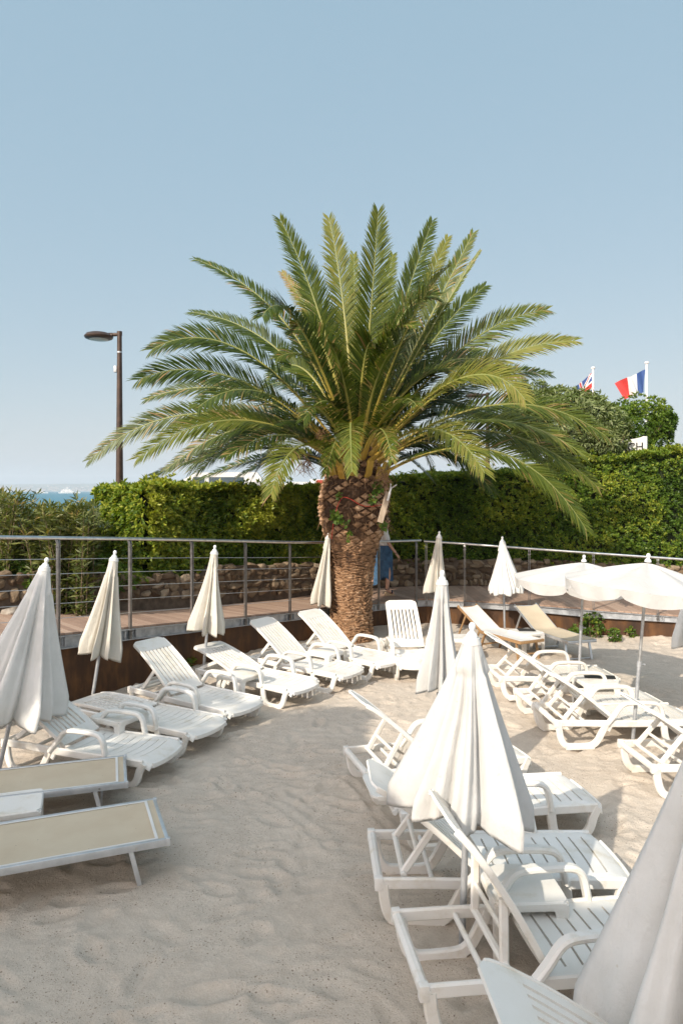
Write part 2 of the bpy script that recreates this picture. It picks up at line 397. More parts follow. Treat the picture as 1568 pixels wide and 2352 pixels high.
# ---------------------------------------------------------------- the boardwalk line
# picture x, depth, picture y of handrail / deck edge / beam bottom
NODES = [(131, 9.42, 1235.6, 1455, 1491.6), (296, 10.43, 1237.6, 1439, 1469), (438, 11.54, 1240, 1425.6, 1452.6), (561, 12.55, 1243, 1414, 1436.6),
         (663, 13.42, 1245.6, 1404, 1425.6), (752, 14.28, 1246.5, 1395, 1415), (868, 14.99, 1244, 1384, 1401.6), (954, 15.33, 1241.6, 1375.6, 1392.6),
         (979, 15.33, 1243, 1375, 1391.6), (1067, 15.11, 1249, 1378.5, 1394), (1215, 14.67, 1260, 1386.6, 1404), (1362, 14.28, 1270.6, 1398, 1418), (1509, 13.93, 1280.6, 1409, 1426.6)]
ND = []
for x, Z, a, b, c in NODES:
    q = P(x, a, Z); ND.append((q.x, Z, q.z, P(x, b, Z).z, P(x, c, Z).z))
n0, n1 = ND[0], ND[1]
LEFT = [tuple(n0[i]+(n0[i]-n1[i])*k for i in range(5)) for k in (2, 1)]
n0, n1 = ND[-1], ND[-2]
RIGHT = [tuple(n0[i]+(n0[i]-n1[i])*k for i in range(5)) for k in (1, 2, 3)]
EDGE = LEFT+ND+RIGHT                               # x, y, rail z, deck z, beam bottom z
WALL = [(-8.5, 7.6), (-6.4, 10.0), (-3.69, 12.46), (-1.99, 14.67), (-.82, 16.0), (.63, 17.2), (1.3, 17.45), (4, 17.5), (7, 17.45), (11, 17.3)]
def along(poly, n):
    L = [0]
    for a, b in zip(poly, poly[1:]): L.append(L[-1]+sqrt((b[0]-a[0])**2+(b[1]-a[1])**2))
    out = []
    for k in range(n):
        d = L[-1]*k/(n-1); i = max(j for j in range(len(L)-1) if L[j] <= d+1e-9); t = (d-L[i])/(L[i+1]-L[i])
        out.append(tuple(poly[i][q]+(poly[i+1][q]-poly[i][q])*t for q in range(len(poly[0]))))
    return out
def edge_at(x):                                    # deck height / depth of the edge at a given X
    for a, b in zip(EDGE, EDGE[1:]):
        if a[0] <= x <= b[0]:
            t = (x-a[0])/(b[0]-a[0]); return tuple(a[i]+(b[i]-a[i])*t for i in range(5))
    return EDGE[0] if x < EDGE[0][0] else EDGE[-1]

# ---------------------------------------------------------------- sand, ground, road, sea
def sand_height(x, y):
    h = .10*(fbm(x*.45, y*.45, 3, 3)-.5)+.030*(fbm(x*1.9, y*1.9, 9, 4)-.5)+.014*(fbm(x*7, y*7, 21, 3)-.5)+.008*(fbm(x*15, y*15, 22, 2)-.5)
    rid = 1-np.abs(2*fbm(x*3.1+.6*y, y*3.1, 33, 3)-1)
    h = h+.011*(rid-.6)
    return h
def build_sand():
    xs = np.concatenate([np.linspace(-16, -7, 40, endpoint=False), np.linspace(-7, 8, 470, endpoint=False), np.linspace(8, 20, 40)])
    ys = np.concatenate([np.linspace(-14, 2.6, 30, endpoint=False), np.linspace(2.6, 9, 330, endpoint=False), np.linspace(9, 17.6, 190)])
    X, Y = np.meshgrid(xs, ys, indexing='ij'); Z = sand_height(X, Y)
    r = np.random.default_rng(5)
    for k in range(1500):                            # footprints
        cx, cy = r.uniform(-4, 7), r.uniform(3, 14); a = r.uniform(0, pi); l, wd = r.uniform(.10, .17), r.uniform(.045, .07); dep = r.uniform(.005, .019)
        ix = np.searchsorted(xs, [cx-.5, cx+.5]); iy = np.searchsorted(ys, [cy-.5, cy+.5]); sl_ = (slice(ix[0], ix[1]), slice(iy[0], iy[1]))
        u = (X[sl_]-cx)*cos(a)+(Y[sl_]-cy)*sin(a); v = -(X[sl_]-cx)*sin(a)+(Y[sl_]-cy)*cos(a); q = (u/l)**2+(v/wd)**2
        Z[sl_] += -dep*np.exp(-q*q)+dep*.55*np.exp(-(np.sqrt(q)-1.45)**2*6)
    for pts in ([(620, 1760), (800, 1800), (870, 1880), (960, 1960)], [(700, 1840), (790, 1790), (860, 1860)], [(560, 1740), (700, 1770), (830, 1735)], [(480, 1790), (640, 1850), (760, 1950)]):   # drag marks
        pl = smooth_path([G(*p) for p in pts], 12)
        for q in pl:
            d = (X-q.x)**2+(Y-q.y)**2; Z += -.013*np.exp(-d/.0014)+.007*np.exp(-(np.sqrt(d)-.075)**2/.0007)
    # sand drifts up against the rusty wall
    ed = np.interp(X, [e[0] for e in EDGE], [e[1] for e in EDGE]); d = ed-Y
    Z += .10*np.exp(-np.clip(d, 0, 9)/.35)*(fbm(X*1.2, Y*0, 4, 2))
    V = np.stack([X, Y, Z], -1).reshape(-1, 3); n = len(ys)
    i, j = np.meshgrid(np.arange(len(xs)-1), np.arange(n-1), indexing='ij'); a = (i*n+j).ravel()
    me = np_mesh('sand', V, np.stack([a, a+n, a+n+1, a+1], 1))
    tag(link_mesh('sand', me, M['sand'], smooth=180), 'pale beach sand, trodden and speckled with dark crumbs', 'sand', kind='structure')
build_sand()
def sheet(name, pts, z, m, label, th=None):
    b = MB(); b.add([(x, y, z) for x, y in pts], [tuple(range(len(pts)))])
    return tag(b.build(name, m, smooth=None), label, name, kind='structure')
sheet('seabed_ground', [(-30000, -30000), (30000, -30000), (30000, 30000), (-30000, 30000)], -4.0, M['rock'], 'the ground far below under sand and water')
sea = MB(); sea.add([(-14000, 19.5, -2.3), (14000, 19.5, -2.3), (14000, 20000, -2.3), (-14000, 20000, -2.3)], [(0, 1, 2, 3)])
tag(sea.build('sea', M['sea'], smooth=None), 'pale blue sea beyond the hedge', 'sea', kind='structure')
# raised ground behind the walk: a bank that ends in a quay on the left
bk = MB(); top = [(-3.9, 12.7), (-2.1, 14.9), (-.9, 16.2), (.6, 17.4), (1.3, 17.65), (12, 17.5), (40, 17.5), (40, 60), (-16.0, 60), (-7.4, 24), (-5.2, 14.5)]
bk.add([(x, y, .88) for x, y in top]+[(x, y, -4) for x, y in top], [tuple(range(len(top)))]+[(i, i+len(top), (i+1) % len(top)+len(top), (i+1) % len(top)) for i in range(len(top))])
tag(bk.build('bank_ground', M['rock'], smooth=None), 'raised ground behind the hedge', 'ground', kind='structure')
bk2 = MB(); top = [(-9, 7.2), (-6.4, 10.0), (-3.9, 12.5), (-5.1, 14.3), (-8, 11.5), (-11, 9)]
bk2.add([(x, y, .86) for x, y in top]+[(x, y, -4) for x, y in top], [tuple(range(len(top)))]+[(i, i+len(top), (i+1) % len(top)+len(top), (i+1) % len(top)) for i in range(len(top))])
tag(bk2.build('bank_ground', M['rock'], smooth=None), 'raised ground under the lance-leaved shrub', 'ground', kind='structure')
sheet('road', [(-7.2, 23), (40, 23), (40, 34), (-10, 34)], .892, M['asphalt'], 'road behind the hedge')
# land under the walk
ls = MB(); top = [(e[0], e[1]+.25) for e in EDGE]+[(p[0], p[1]+.1) for p in WALL[::-1]]
ls.add([(x, y, .18) for x, y in top]+[(x, y, -4) for x, y in top], [tuple(range(len(top)))]+[(i, i+len(top), (i+1) % len(top)+len(top), (i+1) % len(top)) for i in range(len(top))])
tag(ls.build('terrain', M['mortar'], smooth=None), 'earth under the boardwalk', 'ground', kind='structure')

# ---------------------------------------------------------------- boardwalk, beam, corten wall
NPK = 150
A = along(EDGE, NPK+1); Bw = along(WALL, NPK+1)
dk = MB()
# planks run across the walk: pair points of edge and wall by the nearest wall point
def nearest_wall(p, d):
    best = None
    for a, b in zip(WALL, WALL[1:]):
        ax, ay = a; bx, by = b; t = max(0, min(1, ((p[0]-ax)*(bx-ax)+(p[1]-ay)*(by-ay))/((bx-ax)**2+(by-ay)**2)))
        q = (ax+(bx-ax)*t, ay+(by-ay)*t); dd = (q[0]-p[0])**2+(q[1]-p[1])**2
        if best is None or dd < best[0]: best = (dd, q)
    return best[1]
W2 = []
for p in A: W2.append(nearest_wall(p, 0))
for i in range(2, NPK-1):                           # keep the far ends moving forward
    if W2[i][0] < W2[i-1][0]: W2[i] = W2[i-1]
W2s = [tuple(sum(W2[max(0, min(NPK, i+k))][q] for k in range(-6, 7))/13 for q in range(2)) for i in range(NPK+1)]
for i in range(NPK):
    a, b = A[i], A[i+1]; c, d = W2s[i+1], W2s[i]; t0, t1 = .03, .97; z0, z1 = a[3], b[3]
    lp = lambda p, q, t: (p[0]+(q[0]-p[0])*t, p[1]+(q[1]-p[1])*t)
    p1, p2, p3, p4 = lp(a, b, t0), lp(a, b, t1), lp(d, c, t1), lp(d, c, t0)
    dk.tn = random.uniform(.25, .75)
    ov = lambda p, q: (p[0]+(p[0]-q[0])*.008, p[1]+(p[1]-q[1])*.008)
    e1, e2 = ov(p1, p4), ov(p2, p3)
    vs = [(*e1, z0), (*e2, z1), (*p3, z1), (*p4, z0), (*e1, z0-.03), (*e2, z1-.03), (*p3, z1-.03), (*p4, z0-.03)]
    dk.add(vs, [(0, 1, 2, 3), (0, 4, 5, 1), (1, 5, 6, 2), (2, 6, 7, 3), (3, 7, 4, 0), (4, 7, 6, 5)])
walk = tag(dk.build('boardwalk', M['deck'], smooth=None), 'brown plank boardwalk curving behind the railing', 'boardwalk', kind='structure')
def offs(e, f, d):                                   # horizontal normal towards the beach
    return None
def edge_norm(i, pts=None):
    pts = pts or EDGE; a, b = pts[max(i-1, 0)], pts[min(i+1, len(pts)-1)]
    t = Vector((b[0]-a[0], b[1]-a[1], 0)).normalized(); return Vector((t.y, -t.x, 0)), t
bmz = MB()
prof = [(.055, 0), (.055, -.014), (.008, -.014), (.008, 1.014), (.055, 1.014), (.055, 1.0), (-.012, 1.0), (-.012, 0)]   # flange, web, flange as (out, share)
ring = []
for i, e in enumerate(EDGE):
    nn, t = edge_norm(i); z0, z1 = e[3]-.034, e[4]
    base_ = Vector((e[0], e[1], 0))
    for o_, sh in ((.050, 0), (.050, .07), (.006, .07), (.006, .93), (.050, .93), (.050, 1), (-.02, 1), (-.02, 0)):
        p = base_+nn*o_; ring.append((p.x, p.y, z0+(z1-z0)*sh))
n = len(EDGE); bmz.add(ring, [(i*8+q, (i+1)*8+q, (i+1)*8+(q+1) % 8, i*8+(q+1) % 8) for i in range(n-1) for q in range(8)])
for i, e in enumerate(EDGE):                          # web stiffeners beside the posts
    nn, t = edge_norm(i); z0, z1 = e[3]-.046, e[4]+.012
    for s_ in (-.10, .10):
        p = Vector((e[0], e[1], (z0+z1)/2))+nn*.028+t*s_
        bmz.bar(p-nn*.02, p+nn*.02, .010, abs(z0-z1)-.02, 0)
    for s_ in (-.07, .07):
        for zz in (.3, .7): bmz.bar(Vector((e[0], e[1], z0+(z1-z0)*zz))+nn*.006+t*s_, Vector((e[0], e[1], z0+(z1-z0)*zz))+nn*.02+t*s_, .024, .024, 0)
bmz.build('edge_beam', M['galv'], walk, smooth=None)
cw = MB(); r0 = []; 
for i, e in enumerate(EDGE):
    nn, t = edge_norm(i); b_ = Vector((e[0], e[1], 0))
    for o_, z in ((-.02, -.4), (-.02, e[4]-.004), (-.06, e[4]-.004), (-.06, -.4)):
        p = b_+nn*o_; r0.append((p.x, p.y, z))
cw.add(r0, [(i*4+q, (i+1)*4+q, (i+1)*4+(q+1) % 4, i*4+(q+1) % 4) for i in range(n-1) for q in range(4)])
for i, e in enumerate(EDGE[:-1]):                     # vertical joints between the sheets
    for tt in (.5,):
        nn, t = edge_norm(i); f = EDGE[i+1]; p = Vector((e[0]+(f[0]-e[0])*tt, e[1]+(f[1]-e[1])*tt, 0))-nn*.018; z = e[4]+(f[4]-e[4])*tt
        cw.bar(p+Vector((0, 0, -.2)), p+Vector((0, 0, z-.012)), .012, .006, 0, up=nn)
tag(cw.build('retaining_wall', M['corten'], smooth=None), 'low rust-brown steel wall holding up the boardwalk', 'wall')

# ---------------------------------------------------------------- railings
def post_mb(e, nn, t):
    b = MB(); h = e[2]-e[4]
    for s_ in (-.014, .014):
        p = nn*.03+t*s_
        b.bar(p+Vector((0, 0, .0)), p+Vector((0, 0, h-.07)), .042, .009, 0, up=t)
        b.bar(p+Vector((0, 0, h-.07)), p-nn*.02+Vector((0, 0, h-.02)), .040, .010, 0, up=t)
    for zz in (.05, .14, h-.12): b.bar(nn*.03-t*.03+Vector((0, 0, zz)), nn*.03+t*.03+Vector((0, 0, zz)), .018, .018, 0)
    return b
def railing(idx, label, cables, rail_from=0., rail_to=0., end_posts=True):
    pts = [EDGE[i] for i in idx]; o = pts[0]; root = empty('railing', label, 'railing', (o[0], o[1], o[4]))
    W = lambda p: Vector(p)-Vector((o[0], o[1], o[4]))
    line = []
    for k, i in enumerate(idx):
        nn, t = edge_norm(k, pts); e = EDGE[i]; line.append(Vector((e[0], e[1], e[2]))+nn*.02)
        if k == 0: line[0] = line[0]-t*rail_from
        if k == len(idx)-1: line[-1] = line[-1]+t*rail_to
        b = post_mb(e, nn, t); b.build('post', M['post'], root, loc=W((e[0], e[1], e[4])), smooth=None)
    b = MB(); b.tube([W(p) for p in line], .024, 14); b.build('handrail', M['steel'], root)
    for c in range(cables):
        b = MB(); pl = []
        for k, i in enumerate(idx):
            nn, t = edge_norm(k, pts); e = EDGE[i]; pl.append(W(Vector((e[0], e[1], e[3]+(e[2]-e[3])*(.16+.155*c)))+nn*.03))
        b.tube(pl, .0042, 6); b.build('cable', M['steel'], root)
    return root
railing(list(range(0, 8)), 'long steel railing with wire cables on the left boardwalk, ending behind the palm', 5, .6, .10)
railing([8, 9], 'short steel railing piece beside the palm where the person walks', 0, .35, .12)
railing(list(range(10, len(EDGE))), 'steel railing without cables on the right boardwalk behind the open parasols', 0, .05, .5)

# ---------------------------------------------------------------- rubble wall
def stone_blob(b, c, d, rz, seed, n=22):
    r = random.Random(seed); bm = bmesh.new()
    for k in range(n):
        q = [r.uniform(-1, 1) for _ in range(3)]; m_ = max(abs(x) for x in q); q = [x/m_*(1 if abs(x) == m_ else .93) for x in q]
        ln = sqrt(sum(x*x for x in q)); e = r.uniform(.82, 1.0)*(1.28/ln if ln > 1.28 else 1); bm.verts.new((q[0]*d[0]/2*e, q[1]*d[1]/2*e, q[2]*d[2]/2*e))
    h = bmesh.ops.convex_hull(bm, input=bm.verts[:]); bmesh.ops.delete(bm, geom=[v for v in bm.verts if not v.link_faces], context='VERTS')
    bmesh.ops.bevel(bm, geom=bm.edges[:], offset=min(d)*.045, segments=1, affect='EDGES')
    bm.verts.index_update(); vs = [v.co.copy() for v in bm.verts]; fs = [tuple(v.index for v in f.verts) for f in bm.faces]; bm.free()
    m = Matrix.Rotation(rz, 3, 'Z') @ Matrix.Rotation(r.uniform(-.15, .15), 3, 'Y')
    b.add([m @ v+Vector(c) for v in vs], fs)
sw = MB(); bk_ = MB(); sw.v = []
tops = []
wl = along(WALL, 200); L = sum(sqrt((b[0]-a[0])**2+(b[1]-a[1])**2) for a, b in zip(WALL, WALL[1:]))
def wall_at(d):
    f = max(0, min(198.999, d/L*199)); i = int(f); t = f-i
    return Vector((wl[i][0]+(wl[i+1][0]-wl[i][0])*t, wl[i][1]+(wl[i+1][1]-wl[i][1])*t, 0)), Vector((wl[i+1][0]-wl[i][0], wl[i+1][1]-wl[i][1], 0)).normalized()
z = 0.0; row = 0; rr = random.Random(3)
while row < 5:
    d = .05+rr.uniform(0, .2); hgt = [.17, .15, .14, .13, .11][row]
    while d < L-.2:
        wd = rr.choice((rr.uniform(.10, .2), rr.uniform(.2, .38))); p, t = wall_at(d+wd/2); n_ = Vector((t.y, -t.x, 0)); zd = edge_at(p.x)[3]
        lim = .62 if p.x > -2.6 else .40
        if z+hgt*.6 < lim:
            sw.tn = rr.uniform(.05, .95); hh = hgt*rr.uniform(.75, 1.35)
            stone_blob(sw, p+n_*rr.uniform(.01, .06)+Vector((0, 0, zd+z+hgt/2+rr.uniform(-.04, .04))), (wd*1.12, .24, hh*1.16), atan2(t.y, t.x), rr.random())
        d += wd*.98
    z += hgt*.93; row += 1
wthing = empty('stone_wall', 'low wall of rough ochre rubble stones behind the boardwalk', 'wall', (0, 0, 0))
sw.build('stones', M['stone'], wthing, smooth=12)
mo = MB(); r0 = []
for k in range(80):
    p, t = wall_at(L*k/79); n_ = Vector((t.y, -t.x, 0)); zd = edge_at(p.x)[3]; lim = (.62 if p.x > -2.6 else .36)
    for o_, zz in ((.075, -.5), (.075, lim), (-.35, lim), (-.35, -.5)):
        q = p+n_*o_; r0.append((q.x, q.y, zd+zz))
mo.add(r0, [(i*4+q, (i+1)*4+q, (i+1)*4+(q+1) % 4, i*4+(q+1) % 4) for i in range(79) for q in range(4)])
mo.build('mortar_core', M['mortar'], wthing, smooth=None)
for (px, py, Z, d, lab) in ((22, 1384, 11.3, (.40, .35, .30), 'rounded pale boulder behind the railing, at the foot of the lance-leaved shrub'), (165, 1361, 12.0, (.46, .36, .26), 'pale flat-topped boulder behind the railing left of the rubble wall'), (25, 1408, 11.0, (.30, .3, .2), 'small brown boulder lying below the rounded pale one by the railing')):
    b = MB(); stone_blob(b, (0, 0, 0), d, .3, px); tag(b.build('boulder', M['rock'], loc=P(px, py, Z), smooth=25), lab, 'boulder')

# ---------------------------------------------------------------- plastic loungers
LX, PV, BLEN = .86, -.16, .95
def lg_frame():
    b = MB()
    for s in (-1, 1):
        y = s*.335
        b.sweep([(-.86, y, .295), (-.55, y, .290), (-.26, y, .278), (.05, y, .270), (.45, y, .268), (.80, y, .262)], .034, .076)
        b.box((-.865, y, .295), (.055, .052, .085), ch=.008)
    b.sweep([(-.862, -.36, .297), (-.862, .36, .297)], .060, .060, side=(1, 0, 0))
    for x in (-.05, .46): b.sweep([(x, -.33, .25), (x, .33, .25)], .03, .04, side=(1, 0, 0))
    b.sweep([(-.50, -.33, .28), (-.50, .33, .28)], .03, .035, side=(1, 0, 0))
    return b
def lg_leg(front, s):
    b = MB(); y = s*.335
    if front: p = [(.385, y, .29), (.395, y, .18), (.415, y, .09), (.46, y, .04), (.53, y, .03), (.62, y, .03), (.685, y, .045), (.735, y, .10), (.765, y, .19), (.805, y, .27)]
    else: p = [(-.835, y, .29), (-.825, y, .19), (-.80, y, .10), (-.755, y, .045), (-.69, y, .03), (-.52, y, .03), (-.44, y, .045), (-.385, y, .095), (-.33, y, .19), (-.285, y, .28)]
    b.sweep(smooth_path(p, 3), .046, .074, ch=.22)
    for x in ((.47, .66) if front else (-.72, -.46)): b.box((x, y, .010), (.07, .05, .03), ch=.006)
    return b
def lg_arm(s):
    b = MB(); y = s*.345
    b.sweep(smooth_path([(-.285, y, .27), (-.19, y, .38), (-.135, y, .455), (-.09, y, .492), (-.02, y, .507), (.13, y, .510), (.26, y, .502), (.32, y, .478), (.352, y, .43), (.368, y, .36), (.385, y, .27)], 4), .070, .044, ch=.3)
    b.sweep([(-.27, y*.965, .20), (-.20, y*.965, .33)], .03, .06)
    return b
def lg_seat():
    b = MB(); slots = [-.055+.0935*k for k in range(9)]
    us = sorted(set([PV, -.13, -.10]+[x for s in slots for x in (s-.006, s+.006, s+.047)]+[.76, .80, .83, .85, .86])); us = [u for u in us if u <= .86]
    vs = [-.345, -.34, -.325, -.30, -.25, -.17, -.085, 0, .085, .17, .25, .30, .325, .34, .345]
    def keep(u, v):
        return not (abs(v) < .25 and any(abs(u-s) < .0058 for s in slots))
    def surf(u, v):
        a = abs(v)/.345
        z = .303-.018*(1-a*a)+.004*sin((u-slots[0])/.0935*2*pi)
        if u > .70: z -= .055*((u-.70)/.16)**2
        if a > .90: z -= .030*((a-.90)/.10)**1.5
        x = u+.030*(1-a*a)*min(1, (u-PV)/.2)
        w = 1-.10*max(0, (u-.72)/.14)**2.5
        return (x, v*w, z), (0, 0, 1)
    b.panel(us, vs, keep, surf, .024)
    # front lip and edge skirts
    b.sweep(smooth_path([(.868, -.27, .232), (.885, -.15, .225), (.892, 0, .222), (.885, .15, .225), (.868, .27, .232)], 4), .022, .05, side=(1, 0, 0))
    for x in (.10, .29, .48, .66): b.box((x, 0, .262), (.014, .56, .03))
    return b
def lg_back():
    b = MB(); n = 7; pitch = .066; cs = [(k-(n-1)/2)*pitch for k in range(n)]
    vs = sorted(set([-.285, -.278, .278, .285]+[c+q for c in cs for q in (-.0115, .0115)]+[-.245, .245]))
    us = [0, .015, .05, .10, .14, .18, .26, .34, .42, .50, .58, .66, .72, .74, .78, .82, .86, .89, .915, .935, .945, .95]
    def keep(u, v): return not (.14 < u < .74 and any(abs(v-c) < .0114 for c in cs))
    bow = lambda u: .022*sin(pi*min(1, u/BLEN*1.05))-.10*max(0, u-.74)**2/.21
    def surf(u, v):
        a = abs(v)/.285; t = u/BLEN
        z = bow(u)-.014*(1-a*a)*sin(pi*min(1, t*1.1))
        w = 1-.06*t-.26*max(0, (u-.87)/.08)**2.4
        return (-u, v*w, z), (0, 0, 1)
    b.panel(us, vs, keep, surf, .016)
    for s in (-1, 1):                                # stiff side rims
        b.sweep([(-u, s*.279*(1-.06*u/BLEN-.26*max(0, (u-.87)/.08)**2.4), bow(u)-.012) for u in (.005, .10, .2, .3, .4, .5, .6, .7, .78, .84, .88, .905)], .016, .040)
    return b
LP_ = .335
def lg_prop():
    b = MB()
    for s in (-1, 1): b.sweep([(0, s*.235, .01), (.0, s*.245, -LP_)], .030, .052)
    b.sweep([(0, -.29, -LP_), (0, .29, -LP_)], .042, .036, side=(1, 0, 0)); b.sweep([(0, -.24, -.17), (0, .24, -.17)], .022, .03, side=(1, 0, 0))
    return b
LM = {}
def lounger(X, Z, th, back, label, group='white plastic sun loungers on the sand', dz=0.0):
    root = empty('sun_lounger', label, 'sun lounger', (X, Z, float(sand_height(np.array([X]), np.array([Z]))[0])-.012+dz), R(th), group)
    if not LM:
        LM['frame'] = lg_frame().build('frame', M['plastic'], smooth=35); LM['seat'] = lg_seat().build('seat', M['plastic'], smooth=35)
        LM['backrest'] = lg_back().build('backrest', M['plastic'], smooth=35); LM['backrest_prop'] = lg_prop().build('backrest_prop', M['plastic'], smooth=35)
        for k, (f, s) in enumerate(((0, -1), (0, 1), (1, -1), (1, 1))): LM['leg', k] = lg_leg(f, s).build('leg', M['plastic'], smooth=35)
        for k, s in enumerate((-1, 1)): LM['armrest', k] = lg_arm(s).build('armrest', M['plastic'], smooth=35)
        for o in LM.values(): o['used'] = 0
    a = R(back)
    for k, o in LM.items():
        if o['used'] == 0: o['used'] = 1
        else: o = o.copy(); C.objects.link(o)
        o.parent = root
        if o.name.startswith('backrest_prop'):
            A = Vector((PV-.44*cos(a), 0, .325+.44*sin(a)-.02)); d = max(.0, min(LP_, A.z-.315)); be = acos(d/LP_); o.location = A; o.rotation_euler = (0, be, 0)
        elif o.name.startswith('backrest'): o.location = (PV, 0, .325); o.rotation_euler = (0, a, 0)
    return root
K = .973
for X, Z, th, bk, lab in (
    (-2.66, 7.72, -18, 31, 'white plastic lounger partly under the large closed parasol, nearest the beige sling loungers'),
    (-2.30, 8.66, -27, 2, 'white plastic lounger with its backrest lying flat, in front of the rusty wall'),
    (-1.93, 9.50, -33, 38, 'white plastic lounger with upright back, between the flat one and the half-lowered one'),
    (-1.22, 10.45, -35, 19, 'white plastic lounger with half-lowered back, behind the third closed parasol pole'),
    (-.56, 11.22, -35, 36, 'white plastic lounger with raised back, second from the palm trunk on its left side'),
    (.12, 11.98, -42, 36, 'white plastic lounger with raised back right in front of the palm trunk'),
    (1.15, 12.10, -84, 47, 'white plastic lounger facing the viewer beside the palm, cut off by a closed parasol'),
    (3.13, 10.60, 4, 35, 'white plastic lounger seen from behind, nearest the beige wood-framed deckchair'),
    (3.26, 9.37, 5, 38, 'white plastic lounger seen from behind, under the rear open parasol, black menu near its foot'),
    (3.34, 8.66, 4, 36, 'sunlit white plastic lounger seen from behind, just left of the front open parasol pole'),
    (3.88, 7.32, 4, 36, 'white plastic lounger cut by the picture edge below the front open parasol'),
    (1.00, 7.35, 17, 42, 'white plastic lounger with thin raised back showing its edge, mostly behind the big central parasol'),
    (1.34, 6.38, 9, 8, 'white plastic lounger lying low behind the big central parasol, only head and foot end showing'),
    (1.13, 5.25, 2, 40, 'white plastic lounger directly under the big central parasol, beside the stone-topped side table'),
    (1.27, 4.27, 8, 57.5, 'white plastic lounger with steep back between the stained side table and the huge shaded parasol'),
    (1.62, 3.06, 4, 33, 'white plastic lounger cut off by the bottom edge, only its back showing'),
):
    lounger(X*K, Z*K, th, bk, lab)

# ---------------------------------------------------------------- side tables
def table_parts():
    b = MB(); us = [-.235, -.225, -.20, -.12, 0, .12, .20, .225, .235]
    def surf(u, v):
        e = max(abs(u), abs(v)); z = .40-(.012 if e > .23 else 0)-(.002 if e < .19 else 0)
        k = 1.0
        if abs(u) > .19 and abs(v) > .19: k = 1-.10*((abs(u)-.19)/.045)*((abs(v)-.19)/.045)
        return (u*k, v*k, z), (0, 0, 1)
    b.panel(us, us, lambda u, v: True, surf, .03)
    for s in (-1, 1):
        b.sweep([(-.21, s*.222, .365), (.21, s*.222, .365)], .016, .05); b.sweep([(s*.222, -.21, .365), (s*.222, .21, .365)], .016, .05, side=(1, 0, 0))
    legs = []
    for sx, sy in ((-1, -1), (-1, 1), (1, -1), (1, 1)):
        l = MB()
        def ring(z, w): return [(sx*(.228-w), sy*.228, z), (sx*.228, sy*.228, z), (sx*.228, sy*(.228-w), z), (sx*(.228-w*.28), sy*(.228-w), z), (sx*(.228-w*.3), sy*(.228-w*.3), z), (sx*(.228-w), sy*(.228-w*.28), z)]
        zs = [(.375, .115), (.33, .085), (.26, .070), (.0, .052)]; vs = []
        for z, w_ in zs: vs += ring(z, w_)
        fs = [(i*6+q, i*6+(q+1) % 6, (i+1)*6+(q+1) % 6, (i+1)*6+q) for i in range(3) for q in range(6)]+[tuple(range(5, -1, -1)), tuple(18+q for q in range(6))]
        l.add(vs, fs); legs.append(l)
    return b, legs
tt = table_parts(); TM = []
def side_table(px, py, rz, label, dz=0.0):
    g = G(px, py, .40+dz); root = empty('side_table', label, 'side table', (g.x, g.y, dz), R(rz), 'white plastic side tables between the loungers')
    if not TM:
        TM.append(tt[0].build('table_top', M['plastic'], smooth=35)); TM.extend(l.build('leg', M['plastic'], smooth=35) for l in tt[1])
        for o in TM: o.parent = root
    else:
        for o in TM: c = o.copy(); C.objects.link(c); c.parent = root
    return root
side_table(274, 1639, -27, 'white plastic side table between the flat lounger and the one under the large parasol')
side_table(552, 1546, -34, 'white plastic side table beside the half-lowered lounger and its parasol pole')
side_table(750, 1494, -38, 'white plastic side table between the two loungers left of the palm trunk')
side_table(1367, 1560, 5, 'white plastic side table in the sand carrying a long black menu')
side_table(1207, 1449, -66, 'white plastic side table between the two beige deckchairs, holding a black tray')
side_table(1052, 1462, -95, 'white plastic side table half hidden by the tall closed parasol right of the palm')
side_table(1196, 2026, 3, 'grey-stained side table under the central parasol between two loungers')
side_table(30, 1842, 20, 'white plastic side table cut by the picture edge between the beige sling loungers', -.10)
def booklet(px, py, z, l, w_, rz, label, cat, name):
    b = MB(); b.box((0, 0, .004), (l, w_, .007), ch=.002); b.box((0, .0, .0075), (l*.98, w_*.96, .001))
    b.tube([(-l/2, w_/2, .0045), (l/2, w_/2, .0045)], .0045, 8)
    g = G(px, py, z); tag(b.build(name, M['black'], loc=(g.x, g.y, z+.001), rot=(0, 0, R(rz))), label, cat)
booklet(1376, 1555, .402, .40, .17, -14, 'long black menu folder lying on the side table in the sun', 'menu', 'menu_folder')
booklet(1208, 1447, .402, .30, .22, -3, 'flat black tray lying on the side table between the beige deckchairs', 'tray', 'tray')

